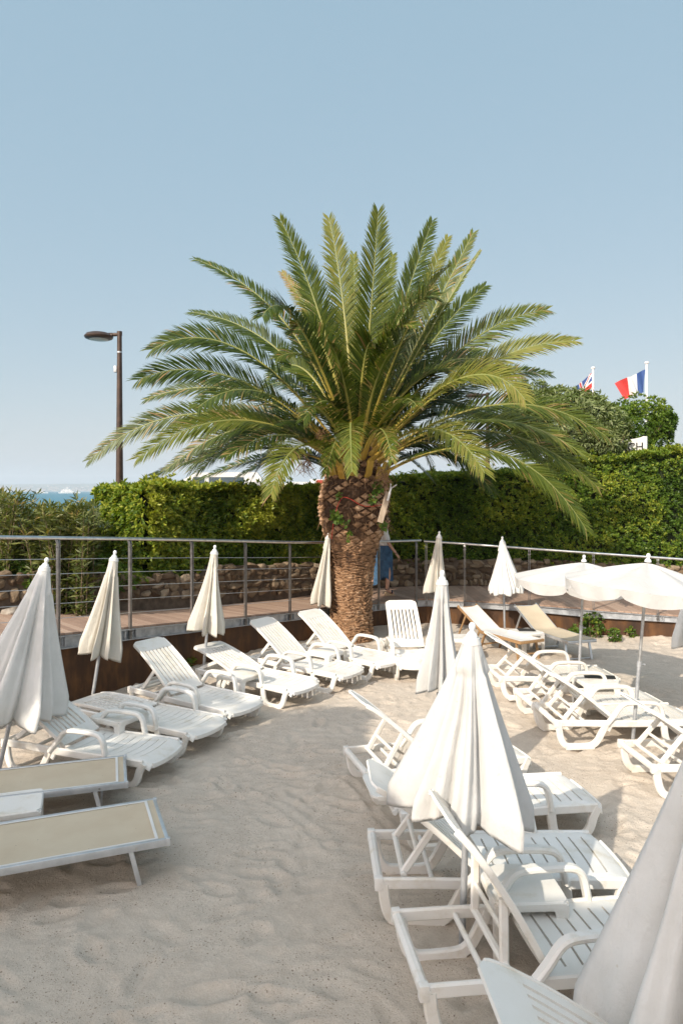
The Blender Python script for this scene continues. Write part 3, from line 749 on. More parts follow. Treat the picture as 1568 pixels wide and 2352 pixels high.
# ---------------------------------------------------------------- beige sling loungers
def sling_flat(foot_far, foot_near, ang, label, L=1.75):
    a, b_ = G(*foot_far, .30), G(*foot_near, .30); mid = (a+b_)/2; wd = (a-b_).length; wd = max(.58, min(.74, wd))
    root = empty('sling_lounger', label, 'sun lounger', (mid.x, mid.y, -.08), R(ang), 'beige sling loungers on the left')
    b = MB()
    for s in (-1, 1): b.bar((-L, s*wd/2, .355), (0, s*wd/2, .355), .028, .055, .004)
    b.bar((-.012, -wd/2, .357), (-.012, wd/2, .357), .028, .05, .004)
    for s in (-1, 1): b.lathe([(.012, -.002), (.013, .001), (.004, .004)], 10, (-.30, s*(wd/2+.0), .34)) if False else None
    for s in (-1, 1): b.box((-.004, s*(wd/2+.002), .356), (.03, .034, .06), ch=.005)
    b.build('frame', M['alu'], root)
    for s in (-1, 1):
        l = MB(); l.bar((-.275, s*(wd/2-.025), .335), (-.19, s*(wd/2-.025), -.02), .034, .052, .003, up=(0, 1, 0)); l.build('leg', M['alu'], root)
        l = MB(); l.bar((-1.45, s*(wd/2-.03), .335), (-1.53, s*(wd/2-.03), -.01), .022, .042, .003, up=(0, 1, 0)); l.build('leg', M['alu'], root)
    l = MB(); l.bar((-.26, -wd/2+.03, .27), (-.26, wd/2-.03, .27), .02, .02, 0); l.bar((-.22, -wd/2+.03, .12), (-.22, wd/2-.03, .12), .02, .02, 0); l.build('leg_brace', M['alu'], root)
    for s in (-1, 1):
        k = MB(); k.box((-.27, s*(wd/2-.03), .325), (.07, .03, .03), ch=.006); k.build('leg_hinge', M['rubber'], root)
        k = MB(); k.tube([(-.235, s*(wd/2+.012), .352), (-.235, s*(wd/2+.019), .352)], .010, 10); k.build('bolt', M['steel'], root)
    us = list(np.linspace(-L, -.025, 30)); vs = list(np.linspace(-wd/2+.013, wd/2-.013, 14))
    b = MB(); b.panel(us, vs, lambda u, v: True, lambda u, v: ((u, v, .378-.018*(1-(2*v/wd)**2)*min(1, -u/.25)), (0, 0, 1)), .004); b.build('sling', M['sling'], root)
    b = MB(); b.bar((-.085, -wd/2+.02, .3815), (-.085, wd/2-.02, .3815), .022, .003, 0)
    for s in (-1, 1): b.bar((-L, s*(wd/2-.026), .3805), (-.075, s*(wd/2-.026), .3805), .018, .003, 0)
    b.build('hem', M['clothwhite'], root)
sling_flat((342.5, 1833), (405, 1926), 22, 'beige sling lounger with grey metal frame, lowest in the left corner')
sling_flat((275, 1737), (307.5, 1793), 18, 'beige sling lounger with grey metal frame, behind the white table, worn patch near its foot')
def sling_up(X, Y, ang, wood, label, back=36, wd=.58, Ls=1.12, Lb=.80):
    root = empty('deckchair', label, 'deckchair', (X, Y, 0), R(ang), 'beige deckchairs by the rusty wall on the right'); m = M['teak'] if wood else M['alu']
    z0 = .33; a = R(back); b = MB(); rw = .034 if wood else .026
    for s in (-1, 1): b.bar((-Ls, s*wd/2, z0), (0.0, s*wd/2, z0), rw, .05, .004)
    b.bar((-.015, -wd/2, z0), (-.015, wd/2, z0), .035, .045, .004); b.bar((-Ls, -wd/2, z0-.01), (-Ls, wd/2, z0-.01), .03, .04, .004)
    b.build('frame', m, root)
    b = MB(); tp = Vector((-Ls-Lb*cos(a), 0, z0+Lb*sin(a)))
    for s in (-1, 1): b.bar((-Ls, s*(wd/2-.035), z0), tp+Vector((0, s*(wd/2-.035), 0)), .026, .045, .004); b.bar(tp*.97+Vector((-Ls, 0, z0))*.03+Vector((0, s*(wd/2-.035), 0)), tp+Vector((-.06*cos(a), s*(wd/2-.035), .06*sin(a))), .026, .045, .004)
    b.bar(tp+Vector((0, -wd/2, 0)), tp+Vector((0, wd/2, 0)), .03, .03, .003); b.build('back_frame', m, root)
    b = MB()
    for s in (-1, 1): b.bar(Vector((-Ls, 0, z0))*.35+tp*.65+Vector((0, s*(wd/2-.01), 0)), (-Ls-Lb*cos(a)-.02, s*(wd/2-.01), .10), .02, .035, .003)
    b.bar((-Ls-Lb*cos(a)-.02, -wd/2, .10), (-Ls-Lb*cos(a)-.02, wd/2, .10), .03, .03, .003); b.build('back_support', m, root)
    for x0, x1 in ((-.16, -.09), (-Ls+.12, -Ls-.02)):
        for s in (-1, 1): l = MB(); l.bar((x0, s*(wd/2-.035), z0-.01), (x1, s*(wd/2-.02), -.02), .026, .040, .003, up=(0, 1, 0)); l.build('leg', m, root)
        l = MB(); l.bar(((x0+2*x1)/3, -wd/2+.03, .10 if wood else .02), ((x0+2*x1)/3, wd/2-.03, .10 if wood else .02), .022, .028, .003); l.build('leg_brace', m, root)
    us = list(np.linspace(-Lb, 0, 14))+list(np.linspace(.05, Ls-.02, 18)); vs = list(np.linspace(-wd/2+.02, wd/2-.02, 10))
    def surf(u, v):
        sg = .022*(1-(2*v/wd)**2)
        if u <= 0:
            q = -u; return ((-Ls-q*cos(a), v*.93, z0+.03+q*sin(a)-sg*cos(a)), (sin(a), 0, cos(a)))
        return ((-Ls+u, v, z0+.03-sg*min(1, (Ls-u)/.2)), (0, 0, 1))
    b = MB(); b.panel(us, vs, lambda u, v: True, surf, .004); b.build('sling', M['clothwhite'] if wood else M['sling'], root)
g3 = G(1222, 1474, .33); g4 = G(1337, 1474, .33)
sling_up(g3.x, g3.y, -63, True, 'deckchair with brown wooden frame and pale sling, right of the tall closed parasol', wd=.50, back=27, Lb=.74)
sling_up(g4.x, g4.y, -73, False, 'deckchair with shiny metal frame and beige sling, beside the green weeds', wd=.54, back=27, Lb=.74)

# ---------------------------------------------------------------- parasols
def pole_obj(root, zt, tw=.017, dark=.0):
    b = MB(); b.tube([(0, 0, -.25), (0, 0, .95)], .021, 14); b.build('lower_pole', M['galv'], root)
    b = MB(); b.tube([(0, 0, .93), (0, 0, zt)], tw, 14); b.build('upper_pole', M['pole'], root)
    b = MB(); b.tube([(0, 0, .90), (0, 0, .965)], .027, 14); b.tube([(0, 0, .93), (.06, .012, .93)], .006, 8); b.box((.065, .013, .93), (.012, .035, .02), ch=.004); b.build('clamp', M['galv'], root)
def finial_obj(root, z, s=1.0):
    b = MB(); b.lathe([(.0, .10*s), (.012*s, .098*s), (.021*s, .085*s), (.023*s, .07*s), (.016*s, .052*s), (.015*s, .045*s), (.03*s, .03*s), (.038*s, .012*s), (.036*s, 0), (.0, -.004)][::-1], 18, (0, 0, z)); b.build('finial', M['white'], root, smooth=60)
def closed_parasol(base, apex, rad, zb, label, seed, cloth='cloth', flat=.62, folds=8, prof=1.0, zt=None, rot=0.):
    base, apex = Vector(base), Vector(apex); ax = (apex-base); Lh = ax.length
    q = Vector((0, 0, 1)).rotation_difference(ax)
    root = empty('closed_parasol', label, 'parasol', base, 0, 'closed white parasols'); root.rotation_euler = q.to_euler()
    zt = Lh; pole_obj(root, zt-.05)
    r = random.Random(seed); nphi, nz = folds*18, 40
    amp = [r.uniform(.75, 1.15) for _ in range(folds)]; off = [r.uniform(-.13, .13) for _ in range(folds)]; low = [r.uniform(-.035, .035) for _ in range(folds)]
    sk = [r.uniform(-.35, .35) for _ in range(folds)]; sec = [r.uniform(.3, 1.) for _ in range(folds)]
    V = []; zc = zt-.04
    for i in range(nz+1):
        t = i/nz
        Rt = rad*(.055/rad*(1-t)**3+(t**prof)*(1-.10*max(0, t-.88)/.12))
        for k in range(nphi):
            u = k/nphi*folds; f = int(u); w_ = u-f; j = (f+1) % folds
            # gore between two ribs: ribs stand proud, cloth falls back into a pleat whose place is skewed
            g = (w_+sk[f]*w_*(1-w_)); lobe = .55*(1-abs(sin(pi*g)))+.45*(cos(2*pi*g)*.5+.5)
            rib = amp[f]*(1-w_)+amp[j]*w_
            pl = 1-flat*(1-lobe)*min(1, t*3)*(.85+.3*sec[f])
            pl += .10*sec[f]*sin(6*pi*g+seed)*sin(pi*w_)*min(1, t*2)
            pl += .035*sin(11*t+3*f+seed)*sin(pi*w_)
            ph = 2*pi*(u+off[f]*(1-w_)+off[j]*w_)/folds+.10*sin(2.2*t+seed)*t+rot
            rr_ = Rt*max(.12, pl)*(rib if t > .15 else 1)
            sc = (1-cos(2*pi*w_))*.5
            z = zc-(zc-zb)*t-(t**6)*(low[f]*(1-w_)+low[j]*w_)+.035*sc*t**6
            V.append((rr_*cos(ph), rr_*sin(ph), z))
    # the hem turned in
    for k in range(nphi):
        x, y, z = V[nz*nphi+k]; V.append((x*.86, y*.86, z+.035))
    nz2 = nz+1
    i, k = np.meshgrid(np.arange(nz2), np.arange(nphi), indexing='ij'); i = i.ravel(); k = k.ravel(); kk = (k+1) % nphi
    me = np_mesh('canopy', np.array(V), np.stack([i*nphi+k, (i+1)*nphi+k, (i+1)*nphi+kk, i*nphi+kk], 1))
    can = link_mesh('canopy', me, M[cloth], root, smooth=180)
    b = MB(); b.lathe([(.0, .022), (.05, .018), (.062, -.02), (.058, -.026), (.0, -.01)][::-1], 24, (0, 0, zt-.03)); b.build('cap', M['clothwhite'], root)
    finial_obj(root, zt-.015)
    for kf in range(0, folds, 1):                     # rib tips peeping out below the cloth
        ph = 2*pi*(kf+off[kf])/folds+rot+.10*sin(2.2+seed); b = MB(); rt = rad*.80*amp[kf]; b.tube([(rt*.35*cos(ph), rt*.35*sin(ph), zb+.25), (rt*.62*cos(ph), rt*.62*sin(ph), zb+.03)], .005, 6); b.build('rib', M['steel'], root)
    return root
def par(bp, ap, Z, rad, ybot, label, seed, dz=0.0, **k):
    b = G(*bp) if bp[1] else None
    if Z is not None: b = P(bp[0], 1128+F*H/Z, Z)
    a = P(ap[0], ap[1], b.y+dz); zb = P(ap[0], ybot, b.y).z
    L = (a-b).length; zb = zb*L/max(.1, a.z)
    return closed_parasol(b, a, rad, zb, label, seed, **k)
par((-4, 0), (105, 1299), 7.3, .58, 1640, 'largest closed parasol on the left, bluish in the shade over the nearest white lounger', 1, cloth='clothwhite', flat=.45)
par((206, 1645), (263, 1279), None, .295, 1508, 'cream closed parasol leaning over the flat lounger, in front of the second railing post', 2, flat=.60)
par((464, 1576), (493, 1265), None, .345, 1453, 'cream closed parasol with flaring skirt beside the half-lowered lounger', 3, flat=.60, prof=1.15)
par((724, 0), (754, 1232), 13.75, .285, 1388, 'cream closed parasol standing right against the palm trunk', 4, flat=.55)
par((992, 0), (1008, 1230), 13.9, .26, 1364, 'slim far closed parasol behind the tall one, dappled by palm shade', 5, flat=.55)
par((1159, 0), (1153, 1242), 13.9, .42, 1362, 'grey-shaded closed parasol with wide skirt behind the wooden deckchair', 6, flat=.16, cloth='clothwhite')
par((1003, 0), (1015, 1330), 6.85, .265, 1588, 'tall narrow closed parasol in full sun right of the palm', 7, flat=.62, cloth='clothopen')
par((1060, 2178), (1083, 1460), None, .56, 1868, 'big sunlit closed parasol in the centre with rust spots on its cloth', 8, flat=.36, cloth='clothopen', rot=.55)
par((1635, 0), (1665, 1580), 3.05, .64, 2520, 'huge shaded closed parasol cut by the right picture edge in the near corner', 9, flat=.42, cloth='clothwhite', dz=.0, rot=.2)
par((1598, 0), (1602, 1270), 9.3, .36, 1488, 'white closed parasol just entering the picture at the right edge below the railing', 10, flat=.4, cloth='clothwhite')
def open_parasol(base, apex, rad, drop, label, seed, rot):
    base, apex = Vector(base), Vector(apex); ax = apex-base; L = ax.length; q = Vector((0, 0, 1)).rotation_difference(ax)
    root = empty('open_parasol', label, 'parasol', base, 0, 'open white parasols'); root.rotation_euler = q.to_euler()
    pole_obj(root, L-.03); r = random.Random(seed); n = 8; per = 18; nphi = n*per; nr = 16; V = []
    for i in range(nr+1):
        t = i/nr
        for k in range(nphi):
            u = k/per; w_ = u-int(u); c_ = (1-cos(2*pi*w_))*.5
            rr_ = rad*t*(1-.072*sin(pi*w_)*1.0); z = L-.03-drop*(t**1.22)-.055*c_*t*(1.15-t)*2
            V.append((rr_*cos(2*pi*u/n+rot), rr_*sin(2*pi*u/n+rot), z))
    hv = .145; c2 = lambda w_: (1-cos(2*pi*w_))*.5
    for i in range(1, 6):                              # scalloped valance
        t = i/5
        for k in range(nphi):
            u = k/per; w_ = u-int(u); lob = abs(sin(pi*w_))**.45
            rr_ = rad*(1-.072*sin(pi*w_))*(1-.03*t)+.014*sin(2*pi*w_*2+seed)*t; z = L-.03-drop-.055*c2(w_)*.3-hv*t*(.48+.56*lob)
            V.append((rr_*cos(2*pi*u/n+rot), rr_*sin(2*pi*u/n+rot), z))
    m_ = nr+5; i, k = np.meshgrid(np.arange(m_), np.arange(nphi), indexing='ij'); i = i.ravel(); k = k.ravel(); kk = (k+1) % nphi
    me = np_mesh('canopy', np.array(V), np.stack([i*nphi+k, (i+1)*nphi+k, (i+1)*nphi+kk, i*nphi+kk], 1)); link_mesh('canopy', me, M['clothopen'], root, smooth=30)
    finial_obj(root, L-.02)
    b = MB(); b.tube([(0, 0, L-.52), (0, 0, L-.44)], .03, 14); b.build('runner', M['white'], root)
    for k in range(n):
        a = 2*pi*k/n+rot; b = MB(); b.tube([(rad*t*cos(a), rad*t*sin(a), L-.045-drop*(t**1.22)) for t in np.linspace(.02, .99, 9)], .005, 6)
        b.tube([(.03*cos(a), .03*sin(a), L-.48), (rad*.5*cos(a), rad*.5*sin(a), L-.05-drop*(.5**1.22))], .004, 6); b.build('rib', M['steel'], root)
b = G(1327, 1590); a = P(1340, 1287, b.y); open_parasol(b, a, 1.02, .26, 'open white parasol further back, its canopy tucked behind the other open one', 3, .25)
b = G(1451, 1712); a = P(1487, 1287, b.y); open_parasol(b, a, .94, .25, 'open white parasol in front with full scalloped canopy and long steel pole', 4, .12)

# ---------------------------------------------------------------- the palm
PZ = 14.0; pc = P(805, 1128, PZ); PX = pc.x
palm = empty('palm_tree', 'stout date palm with a thick scarred trunk and a wide crown of arching fronds', 'palm tree', (PX, PZ, 0))
def build_trunk():
    prof = [(-.3, .47), (.0, .44), (.12, .40), (.45, .365), (.9, .36), (1.3, .375), (1.65, .42), (1.95, .50), (2.2, .58), (2.45, .635), (2.7, .645), (2.95, .61), (3.15, .55), (3.35, .48), (3.6, .36), (3.85, .2), (4.0, .05)]
    nphi, nz = 260, 400; zs = np.linspace(-.3, 4.0, nz); rr = np.interp(zs, [p[0] for p in prof], [p[1] for p in prof])
    ker = np.hanning(25); ker /= ker.sum(); rr = np.convolve(np.pad(rr, 12, mode='edge'), ker, 'valid')
    ph = np.linspace(0, 2*pi, nphi, endpoint=False); Zg, Pg = np.meshgrid(zs, ph, indexing='ij'); Rg = np.repeat(rr[:, None], nphi, 1)
    n1 = fbm(Pg*5, Zg*9, 2, 4); n2 = fbm(Pg*14, Zg*22, 5, 4); n3 = fbm(Pg*30, Zg*12, 8, 3)
    up = np.clip((Zg-1.72+.5*(n1-.5))/.45, 0, 1)
    # upper part: lozenge leaf scars on a spiral lattice
    nA = 15
    uA = Pg*nA/(2*pi)+Zg*6.6+.22*(n1-.5); uB = -Pg*nA/(2*pi)+Zg*6.6+.22*(n2-.5)
    ca = np.floor(uA); cb = np.floor(uB); fa = uA-ca-.5; fb = uB-cb-.5
    hs = np.abs(np.sin(ca*12.9898+cb*78.233)*43758.5453) % 1
    dd = np.maximum(np.abs(fa), np.abs(fb))*(1+.12*(n2-.5))
    scar = np.clip((.36+.07*hs-dd)/.05, 0, 1)*(hs > .40)
    bulge = np.clip(.5-dd, 0, .5)
    dU = .085*bulge+.03*scar+.05*(n2-.5)+.03*(n3-.5)
    toneU = np.where(scar > .5, .50+.42*hs+.25*(n2-.5), .05+.22*n3)
    fib = np.clip((fbm(Pg*3, Zg*2.2, 15, 3)-.52)*5, 0, 1); toneU = toneU*(1-.6*fib)+.10*fib; dU = dU+.03*fib*(n3)
    # lower part: crowded, worn rings of old leaf bases
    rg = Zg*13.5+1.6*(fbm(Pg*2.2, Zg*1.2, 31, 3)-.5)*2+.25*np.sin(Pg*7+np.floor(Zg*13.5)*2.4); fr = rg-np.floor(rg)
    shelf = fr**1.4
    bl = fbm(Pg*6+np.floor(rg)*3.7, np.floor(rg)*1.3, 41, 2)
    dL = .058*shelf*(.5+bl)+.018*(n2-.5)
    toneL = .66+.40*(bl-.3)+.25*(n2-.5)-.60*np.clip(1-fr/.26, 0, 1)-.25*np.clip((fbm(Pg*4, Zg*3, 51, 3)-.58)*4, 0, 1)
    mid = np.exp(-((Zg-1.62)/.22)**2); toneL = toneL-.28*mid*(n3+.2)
    d = dL*(1-up)+dU*up; tone = np.clip(toneL*(1-up)+toneU*up, 0, 1)
    Rr = Rg+d; cx = .10*(Zg/3.5)**1.3
    V = np.stack([Rr*np.cos(Pg)+cx, Rr*np.sin(Pg), Zg], -1).reshape(-1, 3)
    i, k = np.meshgrid(np.arange(nz-1), np.arange(nphi), indexing='ij'); i = i.ravel(); k = k.ravel(); kk = (k+1) % nphi
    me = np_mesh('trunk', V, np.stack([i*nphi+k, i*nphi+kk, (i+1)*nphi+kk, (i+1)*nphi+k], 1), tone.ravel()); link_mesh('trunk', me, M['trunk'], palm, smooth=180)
build_trunk()
CR = Vector((.12, 0, 3.5))                          # middle of the crown base, local to the palm
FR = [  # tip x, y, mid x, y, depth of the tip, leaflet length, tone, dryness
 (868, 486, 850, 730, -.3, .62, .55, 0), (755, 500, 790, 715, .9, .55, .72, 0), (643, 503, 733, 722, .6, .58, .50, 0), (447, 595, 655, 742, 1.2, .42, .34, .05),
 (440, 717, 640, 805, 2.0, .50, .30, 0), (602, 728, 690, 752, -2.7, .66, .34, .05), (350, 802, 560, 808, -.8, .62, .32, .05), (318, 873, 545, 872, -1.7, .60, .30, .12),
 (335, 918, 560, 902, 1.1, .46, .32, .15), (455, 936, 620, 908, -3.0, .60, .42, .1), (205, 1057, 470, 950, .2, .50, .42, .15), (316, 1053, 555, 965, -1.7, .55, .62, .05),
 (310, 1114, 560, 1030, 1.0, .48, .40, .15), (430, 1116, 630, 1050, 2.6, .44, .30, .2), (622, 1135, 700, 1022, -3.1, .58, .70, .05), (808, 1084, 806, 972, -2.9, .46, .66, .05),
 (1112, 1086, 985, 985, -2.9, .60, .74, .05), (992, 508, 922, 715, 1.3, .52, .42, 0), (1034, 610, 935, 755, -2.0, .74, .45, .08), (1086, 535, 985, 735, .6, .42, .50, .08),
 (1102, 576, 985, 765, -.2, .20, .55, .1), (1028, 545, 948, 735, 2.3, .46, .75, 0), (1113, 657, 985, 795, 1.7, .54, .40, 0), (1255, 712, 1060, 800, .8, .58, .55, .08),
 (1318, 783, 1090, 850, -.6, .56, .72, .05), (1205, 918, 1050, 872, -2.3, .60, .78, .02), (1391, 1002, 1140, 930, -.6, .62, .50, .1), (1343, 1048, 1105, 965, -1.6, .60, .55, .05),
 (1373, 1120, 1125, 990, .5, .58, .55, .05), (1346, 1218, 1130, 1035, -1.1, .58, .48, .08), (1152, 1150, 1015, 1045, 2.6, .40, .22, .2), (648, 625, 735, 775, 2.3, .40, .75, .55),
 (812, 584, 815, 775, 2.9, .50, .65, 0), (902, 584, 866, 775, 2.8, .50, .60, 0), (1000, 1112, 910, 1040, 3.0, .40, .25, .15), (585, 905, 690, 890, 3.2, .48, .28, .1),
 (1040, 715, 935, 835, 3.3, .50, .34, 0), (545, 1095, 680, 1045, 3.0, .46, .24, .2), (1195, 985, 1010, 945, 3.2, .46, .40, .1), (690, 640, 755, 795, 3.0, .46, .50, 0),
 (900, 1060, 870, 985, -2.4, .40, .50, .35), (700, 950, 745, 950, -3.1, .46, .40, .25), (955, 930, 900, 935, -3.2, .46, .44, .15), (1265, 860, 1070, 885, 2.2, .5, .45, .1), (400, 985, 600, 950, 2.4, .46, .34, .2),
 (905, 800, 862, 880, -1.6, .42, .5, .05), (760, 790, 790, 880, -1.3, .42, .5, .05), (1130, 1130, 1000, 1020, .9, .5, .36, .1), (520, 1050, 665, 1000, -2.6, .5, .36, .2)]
rx_ = random.Random(77)
for k in range(26):                                  # more fronds filling the inside and the far side of the crown
    a = 2*pi*k/26+rx_.uniform(-.1, .1); e_ = rx_.uniform(-.12, 1.05); ln_ = rx_.uniform(2.6, 3.9); sx_, dz_ = cos(a)*cos(e_)*ln_, sin(a)*cos(e_)*ln_*.8+.5
    hz_ = sin(e_)*ln_-.10*ln_*cos(e_); s_ = F/(PZ+dz_); mx_, my_ = 818+sx_*.52*117, 1000-(sin(e_)*.62*ln_+.22)*117
    FR.append((784+(.3+sx_)*s_, 1128-(3.75+hz_-2.9)*s_, mx_, my_, dz_, rx_.uniform(.42, .60), rx_.uniform(.25, .55), rx_.uniform(.03, .25)))
LPX = lambda v: Vector((v.x-PX, v.y-PZ, v.z))
def frond(tip, mid, ll, tone, dry, seed):
    r = np.random.default_rng(seed); tip, mid = Vector(tip), Vector(mid)
    dirh = Vector((tip.x-CR.x, tip.y-CR.y, 0)); az = dirh.normalized() if dirh.length > .05 else Vector((0, -1, 0))
    el = atan2(mid.z-CR.z, max(.1, sqrt((mid.x-CR.x)**2+(mid.y-CR.y)**2)))
    b0 = CR+az*(.40*cos(max(0, el)))+Vector((0, 0, -.18+.50*max(0, sin(el))-(.18 if el < .1 else 0)))
    ctrl = 2*mid-.5*(b0+tip); N = 34
    ts = [k/(N-1) for k in range(N)]; cv = [(1-t)**2*b0+2*t*(1-t)*ctrl+t*t*tip for t in ts]
    bl = MB(); rad = [.042*(1-t)**1.2+.007+.05*max(0, .08-t)/.08 for t in ts]
    # rachis: flattened tube
    vs = []; fs = []; q = 6; tones = []
    frames = []; twm = R(r.uniform(42, 72))
    for i, p in enumerate(cv):
        t = (cv[min(i+1, N-1)]-cv[max(i-1, 0)]).normalized(); side = t.cross(Vector((0, 0, 1))) if dirh.length > 1.3 else Vector((1, .15*(seed % 5-2), 0))-t*t.x
        side = side.normalized(); nn = side.cross(t).normalized()
        sg = -1 if side.y > 0 else 1; tw = twm*abs(side.y)*min(1, .15+1.5*ts[i])*sg
        side, nn = side*cos(tw)-nn*sin(tw), nn*cos(tw)+side*sin(tw); frames.append((p, t, side, nn))
        for k in range(q): vs.append(p+side*cos(2*pi*k/q)*rad[i]+nn*sin(2*pi*k/q)*rad[i]*.6); tones.append(min(1, ts[i]*1.6+r.uniform(0, .1)))
    for i in range(N-1):
        for k in range(q): fs.append((i*q+k, i*q+(k+1) % q, (i+1)*q+(k+1) % q, (i+1)*q+k))
    V = [np.array(vs)]; Fs = [np.array(fs)]; T = [np.array(tones)]; mi = [np.zeros(len(fs), int)]; o = len(vs)
    Lt = sum((cv[i+1]-cv[i]).length for i in range(N-1)); nl = int(Lt*42)
    fr = np.array([[*f[0], *f[1], *f[2], *f[3]] for f in frames])
    roll = r.uniform(-.25, .25)
    for sd in (-1, 1):
        t = np.linspace(.09, .995, nl)+r.uniform(-.004, .004, nl); t = np.clip(t, .08, .998)
        x = t*(N-1); i0 = np.clip(x.astype(int), 0, N-2); w_ = (x-i0)[:, None]; A = fr[i0]*(1-w_)+fr[i0+1]*w_
        p, tg, si, no = A[:, :3], A[:, 3:6], A[:, 6:9], A[:, 9:12]
        ln = ll*np.minimum(1, .22+2.6*(t-.09))*(1-.62*np.clip((t-.62)/.38, 0, 1)**1.5)*r.uniform(.86, 1.08, nl)
        ang = np.radians(58-30*t)+r.normal(0, .05, nl)           # leaflets sweep forward towards the tip
        vee = np.radians(24)*(1-.5*t)+r.normal(0, .10, nl)+sd*roll
        ou = si*sd*np.cos(vee)[:, None]+no*np.sin(vee)[:, None]
        d = tg*np.cos(ang)[:, None]+ou*np.sin(ang)[:, None]
        wd = np.cross(d, no); wd /= np.linalg.norm(wd, axis=1)[:, None]; wd = wd*(.0165*(1-.35*t))[:, None]
        isdry = r.random(nl) < dry*(.35+.9*t)
        droop = (.08+.14*r.random(nl)*np.where(isdry, 2.6, 1))[:, None]*ln[:, None]; g = np.array([0, 0, -1.])
        p0 = p; p1 = p+d*ln[:, None]*.45+g*droop*.15; p2 = p+d*ln[:, None]*.80+g*droop*.55; p3 = p+d*ln[:, None]+g*droop
        nv = np.cross(wd, d); nv /= np.linalg.norm(nv, axis=1)[:, None]
        kk = nv*.004
        P8 = np.stack([p0-wd*.45, p0+wd*.45, p1-wd+kk, p1+wd+kk, p2-wd*.5, p2+wd*.5, p3], 1)
        V.append(P8.reshape(-1, 3)); bidx = o+np.arange(nl)[:, None]*7
        f4 = np.concatenate([bidx+np.array([0, 1, 3, 2]), bidx+np.array([2, 3, 5, 4]), bidx+np.array([4, 5, 6, 6])], 0); Fs.append(f4); mi.append(np.ones(len(f4), int))
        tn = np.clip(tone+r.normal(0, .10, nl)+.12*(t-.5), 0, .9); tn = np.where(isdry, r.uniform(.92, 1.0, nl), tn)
        tt_ = np.repeat(tn[:, None], 7, 1); tt_[:, 6] = np.clip(tt_[:, 6]+.22*(r.random(nl) < .5), 0, 1); T.append(tt_.ravel()); o += nl*7
    V = np.concatenate(V); T = np.concatenate(T); me = bpy.data.meshes.new('frond'); fl = [tuple(f) for f in Fs[0]]
    for a in Fs[1:]: fl += [tuple(f) if f[2] != f[3] else tuple(f[:3]) for f in a]
    me.from_pydata(V.tolist(), [], fl); me.update(); me.polygons.foreach_set('material_index', np.concatenate(mi).astype(np.int32))
    at = me.attributes.new('tone', 'FLOAT', 'POINT'); at.data.foreach_set('value', T.astype(np.float32))
    link_mesh('frond', me, [M['rachis'], M['frond']], palm, smooth=180)
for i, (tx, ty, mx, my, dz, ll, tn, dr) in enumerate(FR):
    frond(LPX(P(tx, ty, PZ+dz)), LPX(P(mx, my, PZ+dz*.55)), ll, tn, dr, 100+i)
rp = random.Random(4)
for k in range(16):                                  # cut petiole stumps under the crown
    a = 2*pi*k/16+rp.uniform(-.15, .15); b = MB(); u = Vector((cos(a), sin(a), 0)); z = rp.uniform(2.95, 3.25); l = rp.uniform(.22, .42)
    p = [Vector((.1, 0, z))+u*.46, Vector((.1, 0, z+l*.45))+u*(.46+l*.38), Vector((.1, 0, z+l))+u*(.46+l*.62)]
    b.tn = rp.uniform(0, .35); b.sweep(p, .13, .06, side=u.cross(Vector((0, 0, 1)))); b.build('petiole_stump', M['rachis'], palm)
fb = MB()
for k in range(420):
    a = rp.uniform(0, 2*pi); u = Vector((cos(a), sin(a), 0)); z = rp.uniform(2.2, 3.7); rr_ = .60 if z < 3.1 else .60-(z-3.1)*.5
    p = Vector((.1, 0, z))+u*rr_; t = u.cross(Vector((0, 0, 1)))*rp.uniform(-1, 1)+Vector((0, 0, rp.uniform(-1, .3)))+u*rp.uniform(0, .5); l = rp.uniform(.10, .34); fb.tn = rp.random()
    fb.tube([p, p+t*l*.5+u*.02, p+t*l+Vector((0, 0, -.06))], [.006, .005, .002], 4, cap=False)
tag(fb.build('dead_fibre', M['fibre'], palm), kind='stuff')
for (px, py) in ((880, 1092), (745, 995), (700, 1062), (905, 1012)):
    q = LPX(P(px, py, PZ-.75)); b = MB()
    for k in range(36):
        b.tn = rp.random(); p = q+Vector((rp.uniform(-.1, .1), rp.uniform(-.1, .1), rp.uniform(-.05, .15))); b.tube([p, p+Vector((rp.uniform(-.15, .15), rp.uniform(-.1, .1), -.1)), p+Vector((rp.uniform(-.2, .2), rp.uniform(-.1, .1), rp.uniform(-.3, -.15)))], [.006, .005, .002], 4, cap=False)
    b.build('dry_flower_stalk', M['fibre'], palm)

